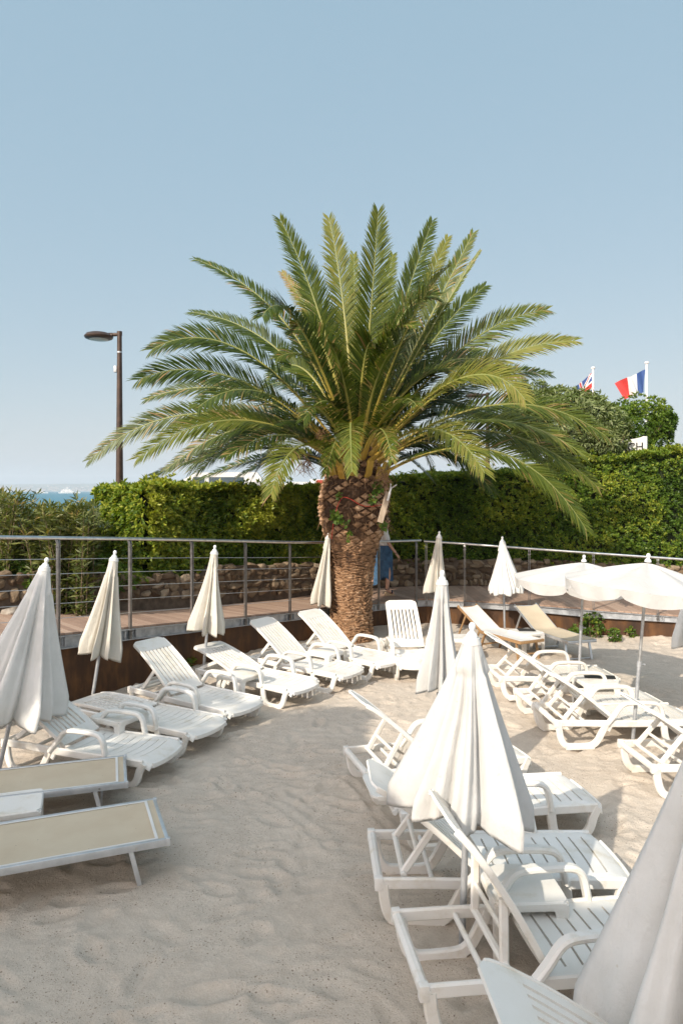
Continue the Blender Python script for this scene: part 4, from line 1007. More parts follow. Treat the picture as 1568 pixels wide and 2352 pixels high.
# ---------------------------------------------------------------- leaves
def rosettes(cent, nrm, r, n_leaf, length, width, tone, spread=.9, droop=.0, tone_sd=.12):
    n = len(cent); ref = np.where(np.abs(nrm[:, 2:3]) > .9, np.array([[1., 0, 0]]), np.array([[0, 0, 1.]]))
    a = np.cross(nrm, ref); a /= np.linalg.norm(a, axis=1)[:, None]; b = np.cross(nrm, a)
    an = (np.arange(n_leaf)/n_leaf*2*pi)[None, :]+r.uniform(0, 6.28, (n, 1))+r.normal(0, .25, (n, n_leaf))
    sp = spread*r.uniform(.45, 1.15, (n, n_leaf))
    d = (a[:, None]*np.cos(an)[..., None]+b[:, None]*np.sin(an)[..., None])*np.sin(sp)[..., None]+nrm[:, None]*np.cos(sp)[..., None]
    d[..., 2] -= droop; d /= np.linalg.norm(d, axis=2)[..., None]
    L = (length*r.uniform(.65, 1.15, (n, n_leaf)))[..., None]; Wd = L*width
    up = np.repeat(nrm[:, None], n_leaf, 1)+r.normal(0, .35, (n, n_leaf, 3)); s = np.cross(d, up); s /= np.linalg.norm(s, axis=2)[..., None]+1e-9
    u = np.cross(s, d); base_ = cent[:, None]+d*(L*.12); m1 = base_+d*L*.5; t = base_+d*L-u*L*.10; lift = u*Wd*.25
    l = m1+s*Wd*.5+lift; rgt = m1-s*Wd*.5+lift
    V = np.stack([base_, rgt, t, l], 2).reshape(-1, 3); Fq = np.arange(len(V)).reshape(-1, 4)
    tn = np.clip(np.repeat(tone[:, None], n_leaf, 1)+r.normal(0, tone_sd, (n, n_leaf)), 0, 1); T = np.repeat(tn.reshape(-1, 1), 4, 1).ravel()
    return V, Fq, T
def leaf_obj(name, parts, m, parent=None):
    o = 0; V = []; Fq = []; T = []
    for v, f, t in parts: V.append(v); Fq.append(f+o); T.append(t); o += len(v)
    me = np_mesh(name, np.concatenate(V), np.concatenate(Fq), np.concatenate(T)); return link_mesh(name, me, m, parent)
def hedge(label, line, z0, ztop, depth, dens, r, m, length=.075, width=.42, bulge=.22, over=0.0, tone0=.45, n_leaf=8, name='hedge', ends=True):
    """line: list of (x, y); ztop: list of heights at those points; leaves on front, top, back edge and ends"""
    root = empty(name, label, 'hedge' if name == 'hedge' else 'shrub', (line[0][0], line[0][1], z0)); off = Vector(root.location)
    pts = [(p[0], p[1], zt) for p, zt in zip(line, ztop)]; fine = along(pts, 120); fa = np.array(fine)
    tg = np.gradient(fa[:, :2], axis=0); tg /= np.linalg.norm(tg, axis=1)[:, None]; nr = np.stack([tg[:, 1], -tg[:, 0]], 1)
    Ltot = np.linalg.norm(np.diff(fa[:, :2], axis=0), axis=1).sum(); hmean = fa[:, 2].mean()-z0
    def lump(s, z, seed=0): return fbm(s*1.1, z*1.3, 60+seed, 4)
    C_, N_, T_ = [], [], []
    nf = int(Ltot*hmean*dens); s = r.uniform(0, 1, nf); i = s*119; i0 = np.clip(i.astype(int), 0, 118); w_ = (i-i0)[:, None]
    b = fa[i0]*(1-w_)+fa[i0+1]*w_; nn = nr[i0]*(1-w_)+nr[i0+1]*w_
    v = r.uniform(0, 1, nf)**.9; z = z0+(b[:, 2]-z0)*v; lp = lump(s*Ltot, z); rd = .28*np.clip((v-.82)/.18, 0, 1)**2
    dep = (lp-.5)*2*bulge+over*np.clip(1-v*2, 0, 1)*0-rd-.22*r.random(nf)**1.8
    c = np.stack([b[:, 0]+nn[:, 0]*dep, b[:, 1]+nn[:, 1]*dep, z], 1)
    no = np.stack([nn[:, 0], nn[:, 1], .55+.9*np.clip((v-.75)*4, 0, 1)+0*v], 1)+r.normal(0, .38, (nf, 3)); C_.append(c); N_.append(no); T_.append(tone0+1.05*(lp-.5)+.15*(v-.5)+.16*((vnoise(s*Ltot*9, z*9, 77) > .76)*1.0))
    nt = int(Ltot*depth*dens*.9); s = r.uniform(0, 1, nt); i = s*119; i0 = np.clip(i.astype(int), 0, 118); w_ = (i-i0)[:, None]
    b = fa[i0]*(1-w_)+fa[i0+1]*w_; nn = nr[i0]*(1-w_)+nr[i0+1]*w_; q = r.uniform(0, 1, nt)*depth; lp = lump(s*Ltot*1.4, q, 5)
    z = b[:, 2]+(lp-.5)*.42-.12*r.random(nt)**2+np.where(r.random(nt) < .035, .22*r.random(nt), 0); c = np.stack([b[:, 0]-nn[:, 0]*q, b[:, 1]-nn[:, 1]*q, z], 1)
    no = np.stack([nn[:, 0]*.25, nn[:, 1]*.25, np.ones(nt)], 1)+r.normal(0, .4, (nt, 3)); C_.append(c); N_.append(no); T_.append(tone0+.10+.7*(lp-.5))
    if ends:
        for e, sg in ((0, -1), (119, 1)):
            ne = int(depth*hmean*dens*.8); q = r.uniform(0, depth, ne); v = r.uniform(0, 1, ne); z = z0+(fa[e, 2]-z0)*v
            c = np.stack([fa[e, 0]-nr[e, 0]*q+sg*tg[e, 0]*.1*r.random(ne), fa[e, 1]-nr[e, 1]*q+sg*tg[e, 1]*.1*r.random(ne), z], 1)
            no = np.stack([np.full(ne, sg*tg[e, 0]), np.full(ne, sg*tg[e, 1]), np.full(ne, .5)], 1)+r.normal(0, .4, (ne, 3)); C_.append(c); N_.append(no); T_.append(np.full(ne, tone0)+r.normal(0, .1, ne))
    c = np.concatenate(C_)-np.array(off); no = np.concatenate(N_); no /= np.linalg.norm(no, axis=1)[:, None]
    leaf_obj('leaves', [rosettes(c, no, r, n_leaf, length, width, np.concatenate(T_), 1.08, .0, .2)], m, root)
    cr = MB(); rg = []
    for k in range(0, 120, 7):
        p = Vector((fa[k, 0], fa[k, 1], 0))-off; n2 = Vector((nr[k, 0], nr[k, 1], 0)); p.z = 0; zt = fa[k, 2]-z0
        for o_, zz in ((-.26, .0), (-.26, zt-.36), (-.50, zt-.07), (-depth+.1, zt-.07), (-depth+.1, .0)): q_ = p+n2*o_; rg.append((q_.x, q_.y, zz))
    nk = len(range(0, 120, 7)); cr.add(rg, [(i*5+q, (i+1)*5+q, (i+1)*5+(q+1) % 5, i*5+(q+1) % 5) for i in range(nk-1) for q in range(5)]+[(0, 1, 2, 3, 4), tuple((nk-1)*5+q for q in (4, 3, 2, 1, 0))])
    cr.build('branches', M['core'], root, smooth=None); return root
def wl_off(x0, x1, d, n=7):
    out = []
    for k in range(n):
        x = x0+(x1-x0)*k/(n-1)
        for a, b in zip(WALL, WALL[1:]):
            if a[0] <= x <= b[0]:
                t = (x-a[0])/(b[0]-a[0]); y = a[1]+(b[1]-a[1])*t; tt_ = Vector((b[0]-a[0], b[1]-a[1], 0)).normalized(); out.append((x-tt_.y*d, y+tt_.x*d)); break
    return out
r1 = np.random.default_rng(21)
hl = wl_off(-3.42, .35, .12, 8)
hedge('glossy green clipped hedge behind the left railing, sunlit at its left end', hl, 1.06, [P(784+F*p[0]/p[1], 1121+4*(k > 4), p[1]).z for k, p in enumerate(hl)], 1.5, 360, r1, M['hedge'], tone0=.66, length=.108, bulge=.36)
hr = [(1.05, 17.35), (2.2, 17.45), (3.6, 17.5), (5.0, 17.45), (6.5, 17.4), (8.0, 17.3), (9.6, 17.2)]
tops_ = [1102, 1097, 1087, 1072, 1056, 1036, 1020]
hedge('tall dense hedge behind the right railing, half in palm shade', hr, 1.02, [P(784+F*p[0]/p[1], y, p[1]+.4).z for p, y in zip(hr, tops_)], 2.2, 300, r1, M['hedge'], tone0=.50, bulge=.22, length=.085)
def shrub(label, cat, cen, rad, n, m, r, length, width, n_leaf, droop, tone0, stems, sparse=1.0, name='shrub', spread=1.0, stem_z=None):
    root = empty(name, label, cat, (cen[0], cen[1], cen[2]-rad[2]*1.0))
    q = r.normal(0, 1, (n, 3)); q /= np.linalg.norm(q, axis=1)[:, None]; rr_ = (1-.55*r.random(n)**2)[:, None]
    lp = fbm(q[:, 0]*2.2+cen[0], q[:, 2]*2.2+q[:, 1]*1.5, 90, 3)[:, None]; c = q*rr_*np.array(rad)*(.62+.75*lp); c[:, 2] += rad[2]
    keep = r.random(n) < sparse; no = q+np.array([0, 0, .5])+r.normal(0, .3, (n, 3)); no /= np.linalg.norm(no, axis=1)[:, None]
    leaf_obj('leaves', [rosettes(c[keep], no[keep], r, n_leaf, length, width, (tone0+.7*(lp[:, 0]-.5)+.2*q[:, 2]*.5)[keep], spread, droop)], m, root)
    b = MB()
    for k in range(stems):
        i = r.integers(0, n); e = Vector(c[i]); s0 = Vector((r.uniform(-.15, .15), r.uniform(-.15, .15), stem_z if stem_z is not None else 0)); b.tube(smooth_path([s0, s0*.4+e*.6+Vector((0, 0, -.1)), e], 4), [.022]*4+[.014]*4+[.005], 6)
    if stems: b.build('stems', M['twig'], root)
    return root
# lance-leaved shrub on the left: many upright shoots with long narrow leaves
r2 = np.random.default_rng(31)
root = empty('shrub', 'loose shrub with long narrow leaves at the left picture edge, sea showing through', 'shrub', (-5.4, 12.6, .86))
C_, N_, T_ = [], [], []; stb = MB()
for k in range(330):
    px = r2.uniform(-70, 205) if k < 250 else r2.uniform(60, 215); Zs = r2.uniform(11.2, 14.2); bx = (px-784)/F*Zs
    if bx < -6.6 and Zs < 11: continue
    topy = (1132 if px < 72 else 1163 if px < 185 else 1150)+r2.uniform(0, 60)
    if 50 < px < 88 and k % 3: continue
    zt = P(px, topy, Zs).z; zb = .86; hh = zt-zb; lean = r2.uniform(-.28, .28), r2.uniform(-.25, .15)
    pl = [Vector((bx+lean[0]*t*t, Zs+lean[1]*t*t, zb+hh*t))-Vector(root.location) for t in [k/6 for k in range(7)]]; stb.tube(pl, [.010, .009, .008, .006, .005, .004, .002], 5)
    if px < 110 and r2.random() < .25: continue
    for t in [.04+.96*k/14 for k in range(15)]:
        i = min(5, int(t*6)); p = pl[i].lerp(pl[i+1], t*6-i); C_.append(p); N_.append((r2.normal(0, .35), r2.normal(0, .35)-.1, 1)); T_.append(.45+r2.normal(0, .16)+.2*(t-.5))
N_ = np.array(N_); N_ /= np.linalg.norm(N_, axis=1)[:, None]
leaf_obj('leaves', [rosettes(np.array([list(c) for c in C_]), N_, r2, 7, .17, .20, np.array(T_), 1.0, .28)], M['olean'], root); stb.build('stems', M['twig'], root)
for (x, y, Z, rx, rz_, lab) in ((35, 1340, 11.6, .75, .42, 'low leafy undergrowth bush behind the railing below the lance-leaved shrub'), (215, 1330, 12.4, .72, .40, 'green bush growing over the boulder left of the rubble wall'), (110, 1290, 12.4, .8, .5, 'dark undergrowth bush between the lance-leaved shrub and the hedge')):
    c = P(x, y, Z); shrub(lab, 'bush', (c.x, c.y, c.z), (rx, .5, rz_), 900, M['hedge'], r2, .085, .36, 7, .2, .38, 12, name='bush')
# trees and bushes above the right hedge
c = P(1288, 972, 19.4); shrub('pale green bush with drooping pointed leaves rising above the hedge below the flags', 'bush', (c.x, c.y, c.z), (1.60, 1.2, .92), 2000, M['bush'], r2, .19, .24, 7, .55, .52, 30, name='bush')
c = P(1215, 920, 19.2); shrub('thin twiggy bush top with bare shoots left of the flags', 'bush', (c.x, c.y, c.z), (.70, .5, .55), 520, M['bush'], r2, .15, .26, 6, .4, .45, 34, name='bush')
c = P(1455, 985, 20.5); shrub('dark round evergreen bush above the hedge below the French flag', 'bush', (c.x, c.y, c.z), (1.25, 1.1, .82), 2600, M['hedge'], r2, .085, .42, 8, .0, .40, 14, name='bush')
c = P(1522, 968, 20.2); shrub('small dark ball-shaped bush at the right end of the evergreens', 'bush', (c.x, c.y, c.z), (.38, .35, .36), 520, M['hedge'], r2, .08, .42, 8, .0, .36, 8, name='bush')
c = P(1400, 1012, 18.3); shrub('small spray of pale pointed leaves hanging in front of the sign', 'bush', (c.x, c.y, c.z), (.34, .2, .34), 170, M['bush'], r2, .17, .24, 7, .55, .55, 6, name='bush')
# weeds by the rusty wall
for (px, py, rad, n, lab) in ((1358, 1450, .22, 90, 'leafy green weed clump against the rusty wall behind the metal deckchair'), (1318, 1462, .12, 40, 'low weed between the metal deckchair and the rusty wall'), (1408, 1467, .10, 30, 'small yellowish weed on the sand at the foot of the rusty wall'), (1446, 1461, .08, 26, 'small dark weed tuft at the rusty wall near the front parasol pole'), (430, 1534, .09, 24, 'tiny green weed at the rusty wall by the white loungers')):
    g = G(px, py+rad*60, .0); shrub(lab, 'weed', (g.x, g.y, rad*1.05), (rad, rad*.7, rad*1.1), n, M['weed'], r2, .075, .5, 6, .1, .5, 6, name='weed')
# ivy on the trunk
for (px, py, n, s, lab) in ((865, 1122, 9, .14, 'ivy sprig near the top right of the palm trunk'), (770, 1187, 10, .13, 'darker ivy sprig on the left flank of the palm trunk'), (792, 1196, 4, .10, 'small bright ivy leaf beside the darker sprig on the palm trunk'), (799, 1232, 5, .10, 'lone bright ivy leaves low in the middle of the palm trunk'), (876, 1207, 8, .12, 'ivy leaves below the wooden board on the palm trunk'), (856, 1147, 4, .12, 'ivy leaves beside the red cord on the palm trunk'), (776, 1137, 3, .10, 'single ivy leaf above the red cord on the palm trunk')):
    zz = P(px, py, PZ-.6).z; a = None; rr_ = float(np.interp(zz, [1.65, 1.95, 2.2, 2.45, 2.7, 2.95, 3.2], [.42, .50, .58, .635, .645, .61, .55]))+.13
    xx = P(px, py, PZ-.55).x-PX-.07; yy = -sqrt(max(.01, rr_**2-min(rr_*.97, abs(xx))**2)); c0 = Vector((PX+.07+xx, PZ+yy, zz))
    cc = np.array([[r2.uniform(-.07, .07), -.01-r2.random()*.03, r2.uniform(-.08, .08)] for _ in range(n)]); nn = np.tile(np.array([[xx*1.2, yy, .3]]), (n, 1))+r2.normal(0, .2, (n, 3)); nn /= np.linalg.norm(nn, axis=1)[:, None]
    e = empty('ivy_sprig', lab, 'ivy', c0); leaf_obj('leaves', [rosettes(cc, nn, r2, 4, s*.75, .8, np.full(n, .55), 1.35, .1)], M['weed'], e)
# board, cord and bracket on the trunk
a_, b_ = P(892, 1130, PZ-.66), P(872, 1200, PZ-.72)
bd = MB(); d = (a_-b_); bd.bar((0, 0, 0), d, .11, .03, .002, up=(0, 1, 0)); tag(bd.build('wooden_board', M['plank'], loc=b_), 'weathered wooden board strapped to the right side of the palm trunk', 'board')
e = empty('bracket', 'white forked bracket sticking out above the wooden board on the palm trunk', 'bracket', P(889, 1150, PZ-.70)); q = P(897, 1122, PZ-.70)-e.location
b = MB(); b.bar((0, 0, 0), q, .05, .035, .008); b.build('holder', M['white'], e)
b = MB(); b.tube([q*.9, P(897, 1110, PZ-.70)-e.location], .014, 8); b.tube([q, P(911, 1113, PZ-.72)-e.location], .011, 8); b.build('prong', M['greywhite'], e)
cp = []
for px, py in ((761, 1240), (765, 1205), (770, 1185), (774, 1165), (782, 1148), (790, 1142), (806, 1147), (824, 1158), (842, 1163), (862, 1162), (880, 1158), (888, 1152)):
    zz = P(px, py, PZ-.7).z; rr_ = float(np.interp(zz, [1.65, 1.95, 2.2, 2.45, 2.7, 2.95, 3.2], [.42, .50, .58, .635, .645, .61, .55]))+.11; xx = min(rr_*.985, max(-rr_*.985, P(px, py, PZ-.6).x-PX-.08)); cp.append(Vector((PX+.08+xx, PZ-sqrt(rr_**2-xx**2), zz)))
b = MB(); b.tube(smooth_path(cp, 4), .0065, 6); tag(b.build('red_cord', M['cord']), 'red cord looped round the upper palm trunk', 'cord')

# ---------------------------------------------------------------- lamps, flags, sign, vehicles, boats
def street_lamp(px, ytop, Z, label, side=-1, s=1.0):
    t = P(px, ytop, Z); root = empty('street_lamp', label, 'street lamp', (t.x, t.y, .89)); h = t.z-.89
    b = MB(); b.tube([(0, 0, 0), (0, 0, 2.2), (0, 0, h)], [.105, .10, .062], 18); b.tube([(0, 0, 0), (0, 0, .05)], .20, 18); b.build('pole', M['lamp'], root)
    b = MB(); b.tube([(0, 0, h-.06), (side*.20*s, 0, h-.07)], .05, 12); b.tube([(0, 0, h-.09), (0, 0, h+.02)], .072, 16); b.tube([(side*.19*s, 0, h-.09), (side*.30*s, 0, h-.09)], .075, 12); b.build('arm', M['lamp'], root)
    cx = side*.57*s; b = MB(); b.lathe([(.0, .0), (.28*s, .0), (.36*s, .03), (.385*s, .07), (.385*s, .085), (.37*s, .095), (.33*s, .15), (.24*s, .18), (.0, .19)], 32, (cx, 0, h-.20)); b.build('lamp_head', M['lamp'], root)
    b = MB(); b.lathe([(.0, -.030), (.14*s, -.026), (.23*s, -.012), (.265*s, .004), (.0, .004)], 32, (cx, 0, h-.20)); b.build('lens', M['lens'], root)
    b = MB(); b.box((-.10, -.02, h-1.02), (.09, .10, .18), ch=.02); b.box((-.06, 0, h-.98), (.06, .04, .05)); b.build('junction_box', M['galv'], root)
    b = MB(); b.tube([(0, 0, h-.57), (0, 0, h-.53)], .070, 14); b.build('collar', M['galv'], root)
street_lamp(275, 763, 19.6, 'tall brown street lamp with flat disc head against the sky on the left')
street_lamp(1119, 903, 30, 'distant street lamp head peeping out between the palm fronds')
def flag_pole(px, ytop, Z, lab, flab, build):
    t = P(px, ytop, Z); root = empty('flagpole', lab, 'flagpole', (t.x, t.y, .9)); h = t.z-.9
    b = MB(); b.tube([(0, 0, 0), (0, 0, h)], [.062, .042], 14); b.build('pole', M['white'], root)
    b = MB(); b.lathe([(.0, .0), (.075, .0), (.085, .03), (.085, .06), (.05, .08), (.0, .085)], 18, (0, 0, h-.02)); b.build('cap', M['white'], root)
    build(Vector((t.x, t.y, t.z)), flab)
def flag_mesh(o, lab, A, B, Cc, D_, colour, nu=60, nv=36, mats=None):
    """corners in the picture (hoist top, fly top, fly bottom, hoist bottom) as points of the place; colour(u, v) -> material index"""
    V = []; fs = []; mi = []
    for i in range(nu+1):
        u = i/nu
        for j in range(nv+1):
            v = j/nv; p = (A*(1-u)+B*u)*(1-v)+(D_*(1-u)+Cc*u)*v
            p = p+Vector((0, .16*sin(u*8+v*1.5)*u**.7+.05*sin(u*17+v*3), .018*sin(u*9+1)*(1-v)-.02*sin(pi*u)*0)); V.append(p-o)
    for i in range(nu):
        for j in range(nv): fs.append((i*(nv+1)+j, (i+1)*(nv+1)+j, (i+1)*(nv+1)+j+1, i*(nv+1)+j+1)); mi.append(colour((i+.5)/nu, (j+.5)/nv))
    b = MB(); b.v = [tuple(p) for p in V]; b.f = fs; b.m = mi; b.tone = [.5]*len(V)
    tag(b.build('flag', mats, loc=o, smooth=180), lab, 'flag')
def french(o, lab):
    Z = o.y; c = lambda x, y: P(x, y, Z)
    flag_mesh(o, lab, c(1481, 849), c(1413, 879), c(1434, 917), c(1477, 901), lambda u, v: 0 if u < .30 else 1 if u < .66 else 2, mats=[M['blue'], M['flagwhite'], M['red']])
def british(o, lab):
    Z = o.y; c = lambda x, y: P(x, y, Z)
    def col(u, v):
        x, y = u*2-1, (v*2-1)*.5                       # 2:1 field
        if abs(x) < .10 or abs(y) < .10: return 2
        if abs(x) < .17 or abs(y) < .17: return 1
        d = (abs(x)*.5-abs(y))/1.118; s = 1 if (x*y > 0) else -1
        k = d*s*(1 if x > 0 else -1)*(1 if True else 1)
        if abs(d) < .10:
            return 2 if (0 < d*(1 if x*y < 0 else -1) < .062) else 1
        return 0
    flag_mesh(o, lab, c(1360, 856), c(1301, 903), c(1316, 938), c(1360, 912), col, 120, 72, [M['blue'], M['flagwhite'], M['red']])
flag_pole(1361, 846, 28, 'white flagpole carrying the British flag above the pale bush', 'British flag, red white and blue crosses, half hidden by the bush', british)
flag_pole(1484, 834, 27, 'white flagpole carrying the French flag above the evergreen bush', 'French flag, blue white and red bands, frayed at its red end', french)
# BEACH sign half sunk in the hedge
sc_ = P(1437, 1047, 18.6); e = empty('beach_sign', 'white board sign with dark capital letters half sunk in the right hedge', 'sign', (sc_.x, sc_.y, sc_.z), R(-46))
b = MB(); n_ = 14; V = []
hw = .46
top = [( -hw+2*hw*k/n_, .47-.05*sin(pi*k/n_)+.02*(k in (0, n_))) for k in range(n_+1)]
fr_ = [(-hw, 0.0)]+top+[(hw, 0.0)]
V = [(x, -.03, z) for x, z in fr_]+[(x, .05, z) for x, z in fr_]; m_ = len(fr_)
b.add(V, [tuple(range(m_)), tuple(range(2*m_-1, m_-1, -1))]+[(i, i+m_, (i+1) % m_+m_, (i+1) % m_) for i in range(m_)])
b.bar((hw+.03, .01, -.3), (hw+.03, .01, .48), .06, .10, .005); b.bar((-hw-.03, .01, -.3), (-hw-.03, .01, .48), .06, .10, .005); b.bar((-hw-.03, .01, -.03), (hw+.03, .01, -.03), .10, .06, .003); b.build('board', M['greywhite'], e, smooth=None)
tc_ = bpy.data.curves.new('lettering', 'FONT'); tc_.body = 'BEACH'; tc_.size = .30; tc_.extrude = .006; tc_.align_x = 'CENTER'; to = bpy.data.objects.new('lettering', tc_); C.objects.link(to)
bpy.context.view_layer.update(); me = bpy.data.meshes.new_from_object(to.evaluated_get(bpy.context.evaluated_depsgraph_get())); bpy.data.objects.remove(to); bpy.data.curves.remove(tc_)
link_mesh('lettering', me, M['black'], e, (0, -.037, .12), (R(90), 0, 0))
def van(x, y, rz, label, h=2.45, l=4.9, cab=True, name='van'):
    root = empty(name, label, 'van', (x, y, .895), rz); w_ = 1.9      # front towards -x
    side = [(-l/2, .35), (-l/2, .95), (-l/2+.25, 1.12), (-l/2+1.05, h-.25), (-l/2+1.45, h-.02), (l/2-.15, h), (l/2, h-.2), (l/2, .35)]
    b = MB(); m_ = len(side); ins = lambda z: .0 if z < 1.1 else .10*(z-1.1)/(h-1.1)
    V = [(px, -w_/2+ins(z), z) for px, z in side]+[(px, w_/2-ins(z), z) for px, z in side]
    b.add(V, [tuple(range(m_-1, -1, -1)), tuple(range(m_, 2*m_))]+[(i, (i+1) % m_, (i+1) % m_+m_, i+m_) for i in range(m_)])
    b.build('body', M['greywhite'], root, smooth=None)
    b = MB(); A, B_ = Vector((-l/2+.27, 0, 1.16)), Vector((-l/2+1.03, 0, h-.29)); nx = Vector((-(B_.z-A.z), 0, B_.x-A.x)).normalized()*.012
    b.add([A+nx+Vector((0, -.84, 0)), A+nx+Vector((0, .84, 0)), B_+nx+Vector((0, .76, 0)), B_+nx+Vector((0, -.76, 0))], [(0, 1, 2, 3)]); b.build('windscreen', M['wind'], root, smooth=None)
    for s in (-1, 1):
        b = MB(); yy = lambda z: s*(w_/2-ins(z)+.008)
        for x0, x1 in ((-l/2+.75, -l/2+1.75), (-l/2+1.9, -l/2+3.1)):
            z0_, z1_ = 1.18, h-.17; xs = x0+.62 if x0 < -l/2+1 else x0
            b.add([(x0, yy(z0_), z0_), (x1, yy(z0_), z0_), (x1, yy(z1_), z1_), (xs, yy(z1_), z1_)], [(0, 1, 2, 3)])
        b.build('side_window', M['glass'], root, smooth=None)
        b = MB(); b.box((-l/2+.62, s*(w_/2+.16), 1.28), (.10, .20, .30), ch=.03); b.build('mirror', M['rubber'], root)
        for xw in (-l/2+.95, l/2-1.0):
            b = MB(); b.tube([(xw, s*(w_/2-.22), .33), (xw, s*(w_/2+.01), .33)], .33, 24); wv = b.build('wheel', M['rubber'], root)
            b = MB(); b.tube([(xw, s*(w_/2-.1), .33), (xw, s*(w_/2+.02), .33)], .20, 20); b.build('rim', M['galv'], wv)
        b = MB(); b.box((-l/2-.005, s*.68, .82), (.05, .30, .18), ch=.02); b.build('headlight', M['lens'], root)
    b = MB(); b.box((-l/2-.02, 0, .48), (.12, w_*.98, .24), ch=.03); b.build('bumper', M['rubber'], root)
v1 = P(385, 1128, 25.2); van(v1.x+1.45, 25.5, R(4), 'white van with sloping windscreen parked behind the hedge under the left fronds', 2.66, 3.7)
v2 = P(560, 1128, 27); van(v2.x+2.6, 28.5, R(2), 'boxy white van parked further right behind the hedge, nearly hidden by fronds', 2.38)
bp_ = P(733, 1128, 24); e = empty('road_panel', 'red and white upright panel behind the hedge left of the palm trunk', 'panel', (bp_.x, bp_.y, .892))
b = MB(); b.box((0, 0, 1.45), (.62, .08, 1.9)); b.box((-.25, 0, .25), (.06, .06, .55)); b.box((.25, 0, .25), (.06, .06, .55)); b.build('panel', M['white'], e, smooth=None)
b = MB(); b.box((.04, -.045, 1.45), (.27, .02, 1.86)); b.build('stripe', M['redpaint'], e, smooth=None)
def yacht(px, Z, l, decks, label):
    c = P(px, 1128, Z); root = empty('yacht', label, 'yacht', (c.x, c.y, -2.3), R(8)); b = MB(); n_ = 14; rings = []
    for i in range(n_+1):
        t = i/n_; x = (t-.5)*l; w_ = l*.085*(1-max(0, t-.55)**1.7*2.6)*(.75+.25*min(1, t*5)); dk_ = l*.060*(1+.55*max(0, t-.4)**1.5)
        rings += [(x, -w_*.72*.8, -.4), (x+t*t*l*.03, -max(.02, w_), dk_), (x+t*t*l*.03, max(.02, w_), dk_), (x, w_*.72*.8, -.4)]
    b.add(rings, [(i*4+q, (i+1)*4+q, (i+1)*4+(q+1) % 4, i*4+(q+1) % 4) for i in range(n_) for q in range(4)]+[(3, 2, 1, 0), tuple(n_*4+q for q in range(4))]); b.build('hull', M['white'], root)
    for k in range(decks):
        z0_ = l*(.062+.050*k); x0, x1 = -l*(.38-.05*k), l*(.24-.085*k); hw_ = l*(.068-.007*k); h_ = l*.047
        b = MB(); side = [(x0, z0_), (x1, z0_), (x1-l*.06, z0_+h_), (x0-l*.015, z0_+h_)]; b.add([(x, -hw_, z) for x, z in side]+[(x, hw_, z) for x, z in side], [(3, 2, 1, 0), (4, 5, 6, 7)]+[(i, (i+1) % 4, (i+1) % 4+4, i+4) for i in range(4)]); dk_ = b.build('deck_house', M['white'], root, smooth=None)
        b = MB()
        for s in (-1, 1): b.box(((x0+x1)/2-l*.02, s*(hw_+.02), z0_+h_*.55), ((x1-x0)*.80, .06, h_*.30))
        b.build('window_band', M['glass'], dk_, smooth=None)
    z0_ = l*(.062+.05*decks); b = MB(); b.bar((-l*.08, 0, z0_-.2), (-l*.12, 0, z0_+l*.075), l*.012, l*.03, 0, up=(0, 1, 0)); b.bar((-l*.14, 0, z0_+l*.055), (-l*.05, 0, z0_+l*.05), l*.05, l*.008, 0); b.tube([(-l*.11, 0, z0_+l*.05), (-l*.11, 0, z0_+l*.14)], l*.003, 6); b.build('mast', M['white'], root)
yacht(96, 1700, 30, 2, 'smaller white motor yacht on the hazy sea, left of the bigger one')
yacht(160, 1600, 46, 3, 'bigger white motor yacht with stacked decks on the hazy sea')
# far shore
xs = np.linspace(-5200, 3800, 160); V = []; rw = 5; prof_ = [(0, -3), (60, 6), (500, .32), (1100, .75), (1900, 1.0)]
for k, (dy, s) in enumerate(prof_):
    hgt = (70+90*fbm(xs*.0007+5, xs*0+k*.15, 13, 4))*(s if k > 1 else 0)+(s if k < 2 else 0); V.append(np.stack([xs, 8300+dy+0*xs, hgt], 1))
V = np.concatenate(V); i, j = np.meshgrid(np.arange(rw-1), np.arange(159), indexing='ij'); a = (i*160+j).ravel()
hill = link_mesh('hills', np_mesh('hills', V, np.stack([a, a+1, a+161, a+160], 1)), M['hill'], smooth=180); tag(hill, 'hills of the far shore fading in haze', 'hills', kind='structure')
tb = MB(); rt = random.Random(8)
for k in range(900):
    x = rt.uniform(-4800, 1500); q = rt.random()**1.6*900; z = -2+np.interp(q, [0, 60, 500, 1100], [0, 6, 35, 85])*rt.uniform(.8, 1.1); w_, h_ = rt.uniform(14, 40), rt.uniform(7, 18); tb.mi = 0; tb.box((x, 8320+q, z+h_/2), (w_, 20, h_))
    if rt.random() < .5: tb.mi = 1; tb.box((x, 8320+q, z+h_+1), (w_, 20, 2.5))
tag(tb.build('distant_town', [M['town'], M['terracotta']], smooth=None), 'pale houses of a far-off town along the hazy shore', 'town', kind='stuff')

# ---------------------------------------------------------------- the walking person
def skin_mesh(name, joints, bones, m, parent, sub=2):
    me = bpy.data.meshes.new(name); names = list(joints); me.from_pydata([joints[k][0] for k in names], [(names.index(a), names.index(b)) for a, b in bones], []); o = bpy.data.objects.new(name, me); C.objects.link(o)
    sm = o.modifiers.new('skin', 'SKIN'); lay = me.skin_vertices[0] if me.skin_vertices else None
    if lay is None:
        bpy.context.view_layer.objects.active = o; bpy.context.view_layer.update(); lay = me.skin_vertices[0]
    for v, k in zip(lay.data, names): rr_ = joints[k][1]; v.radius = rr_ if isinstance(rr_, tuple) else (rr_, rr_)
    lay.data[0].use_root = True; sb = o.modifiers.new('sub', 'SUBSURF'); sb.levels = sub; sb.render_levels = sub
    dg = bpy.context.evaluated_depsgraph_get(); dg.update(); new = bpy.data.meshes.new_from_object(o.evaluated_get(dg)); bpy.data.objects.remove(o); new.name = name
    return link_mesh(name, new, m, parent, smooth=180)
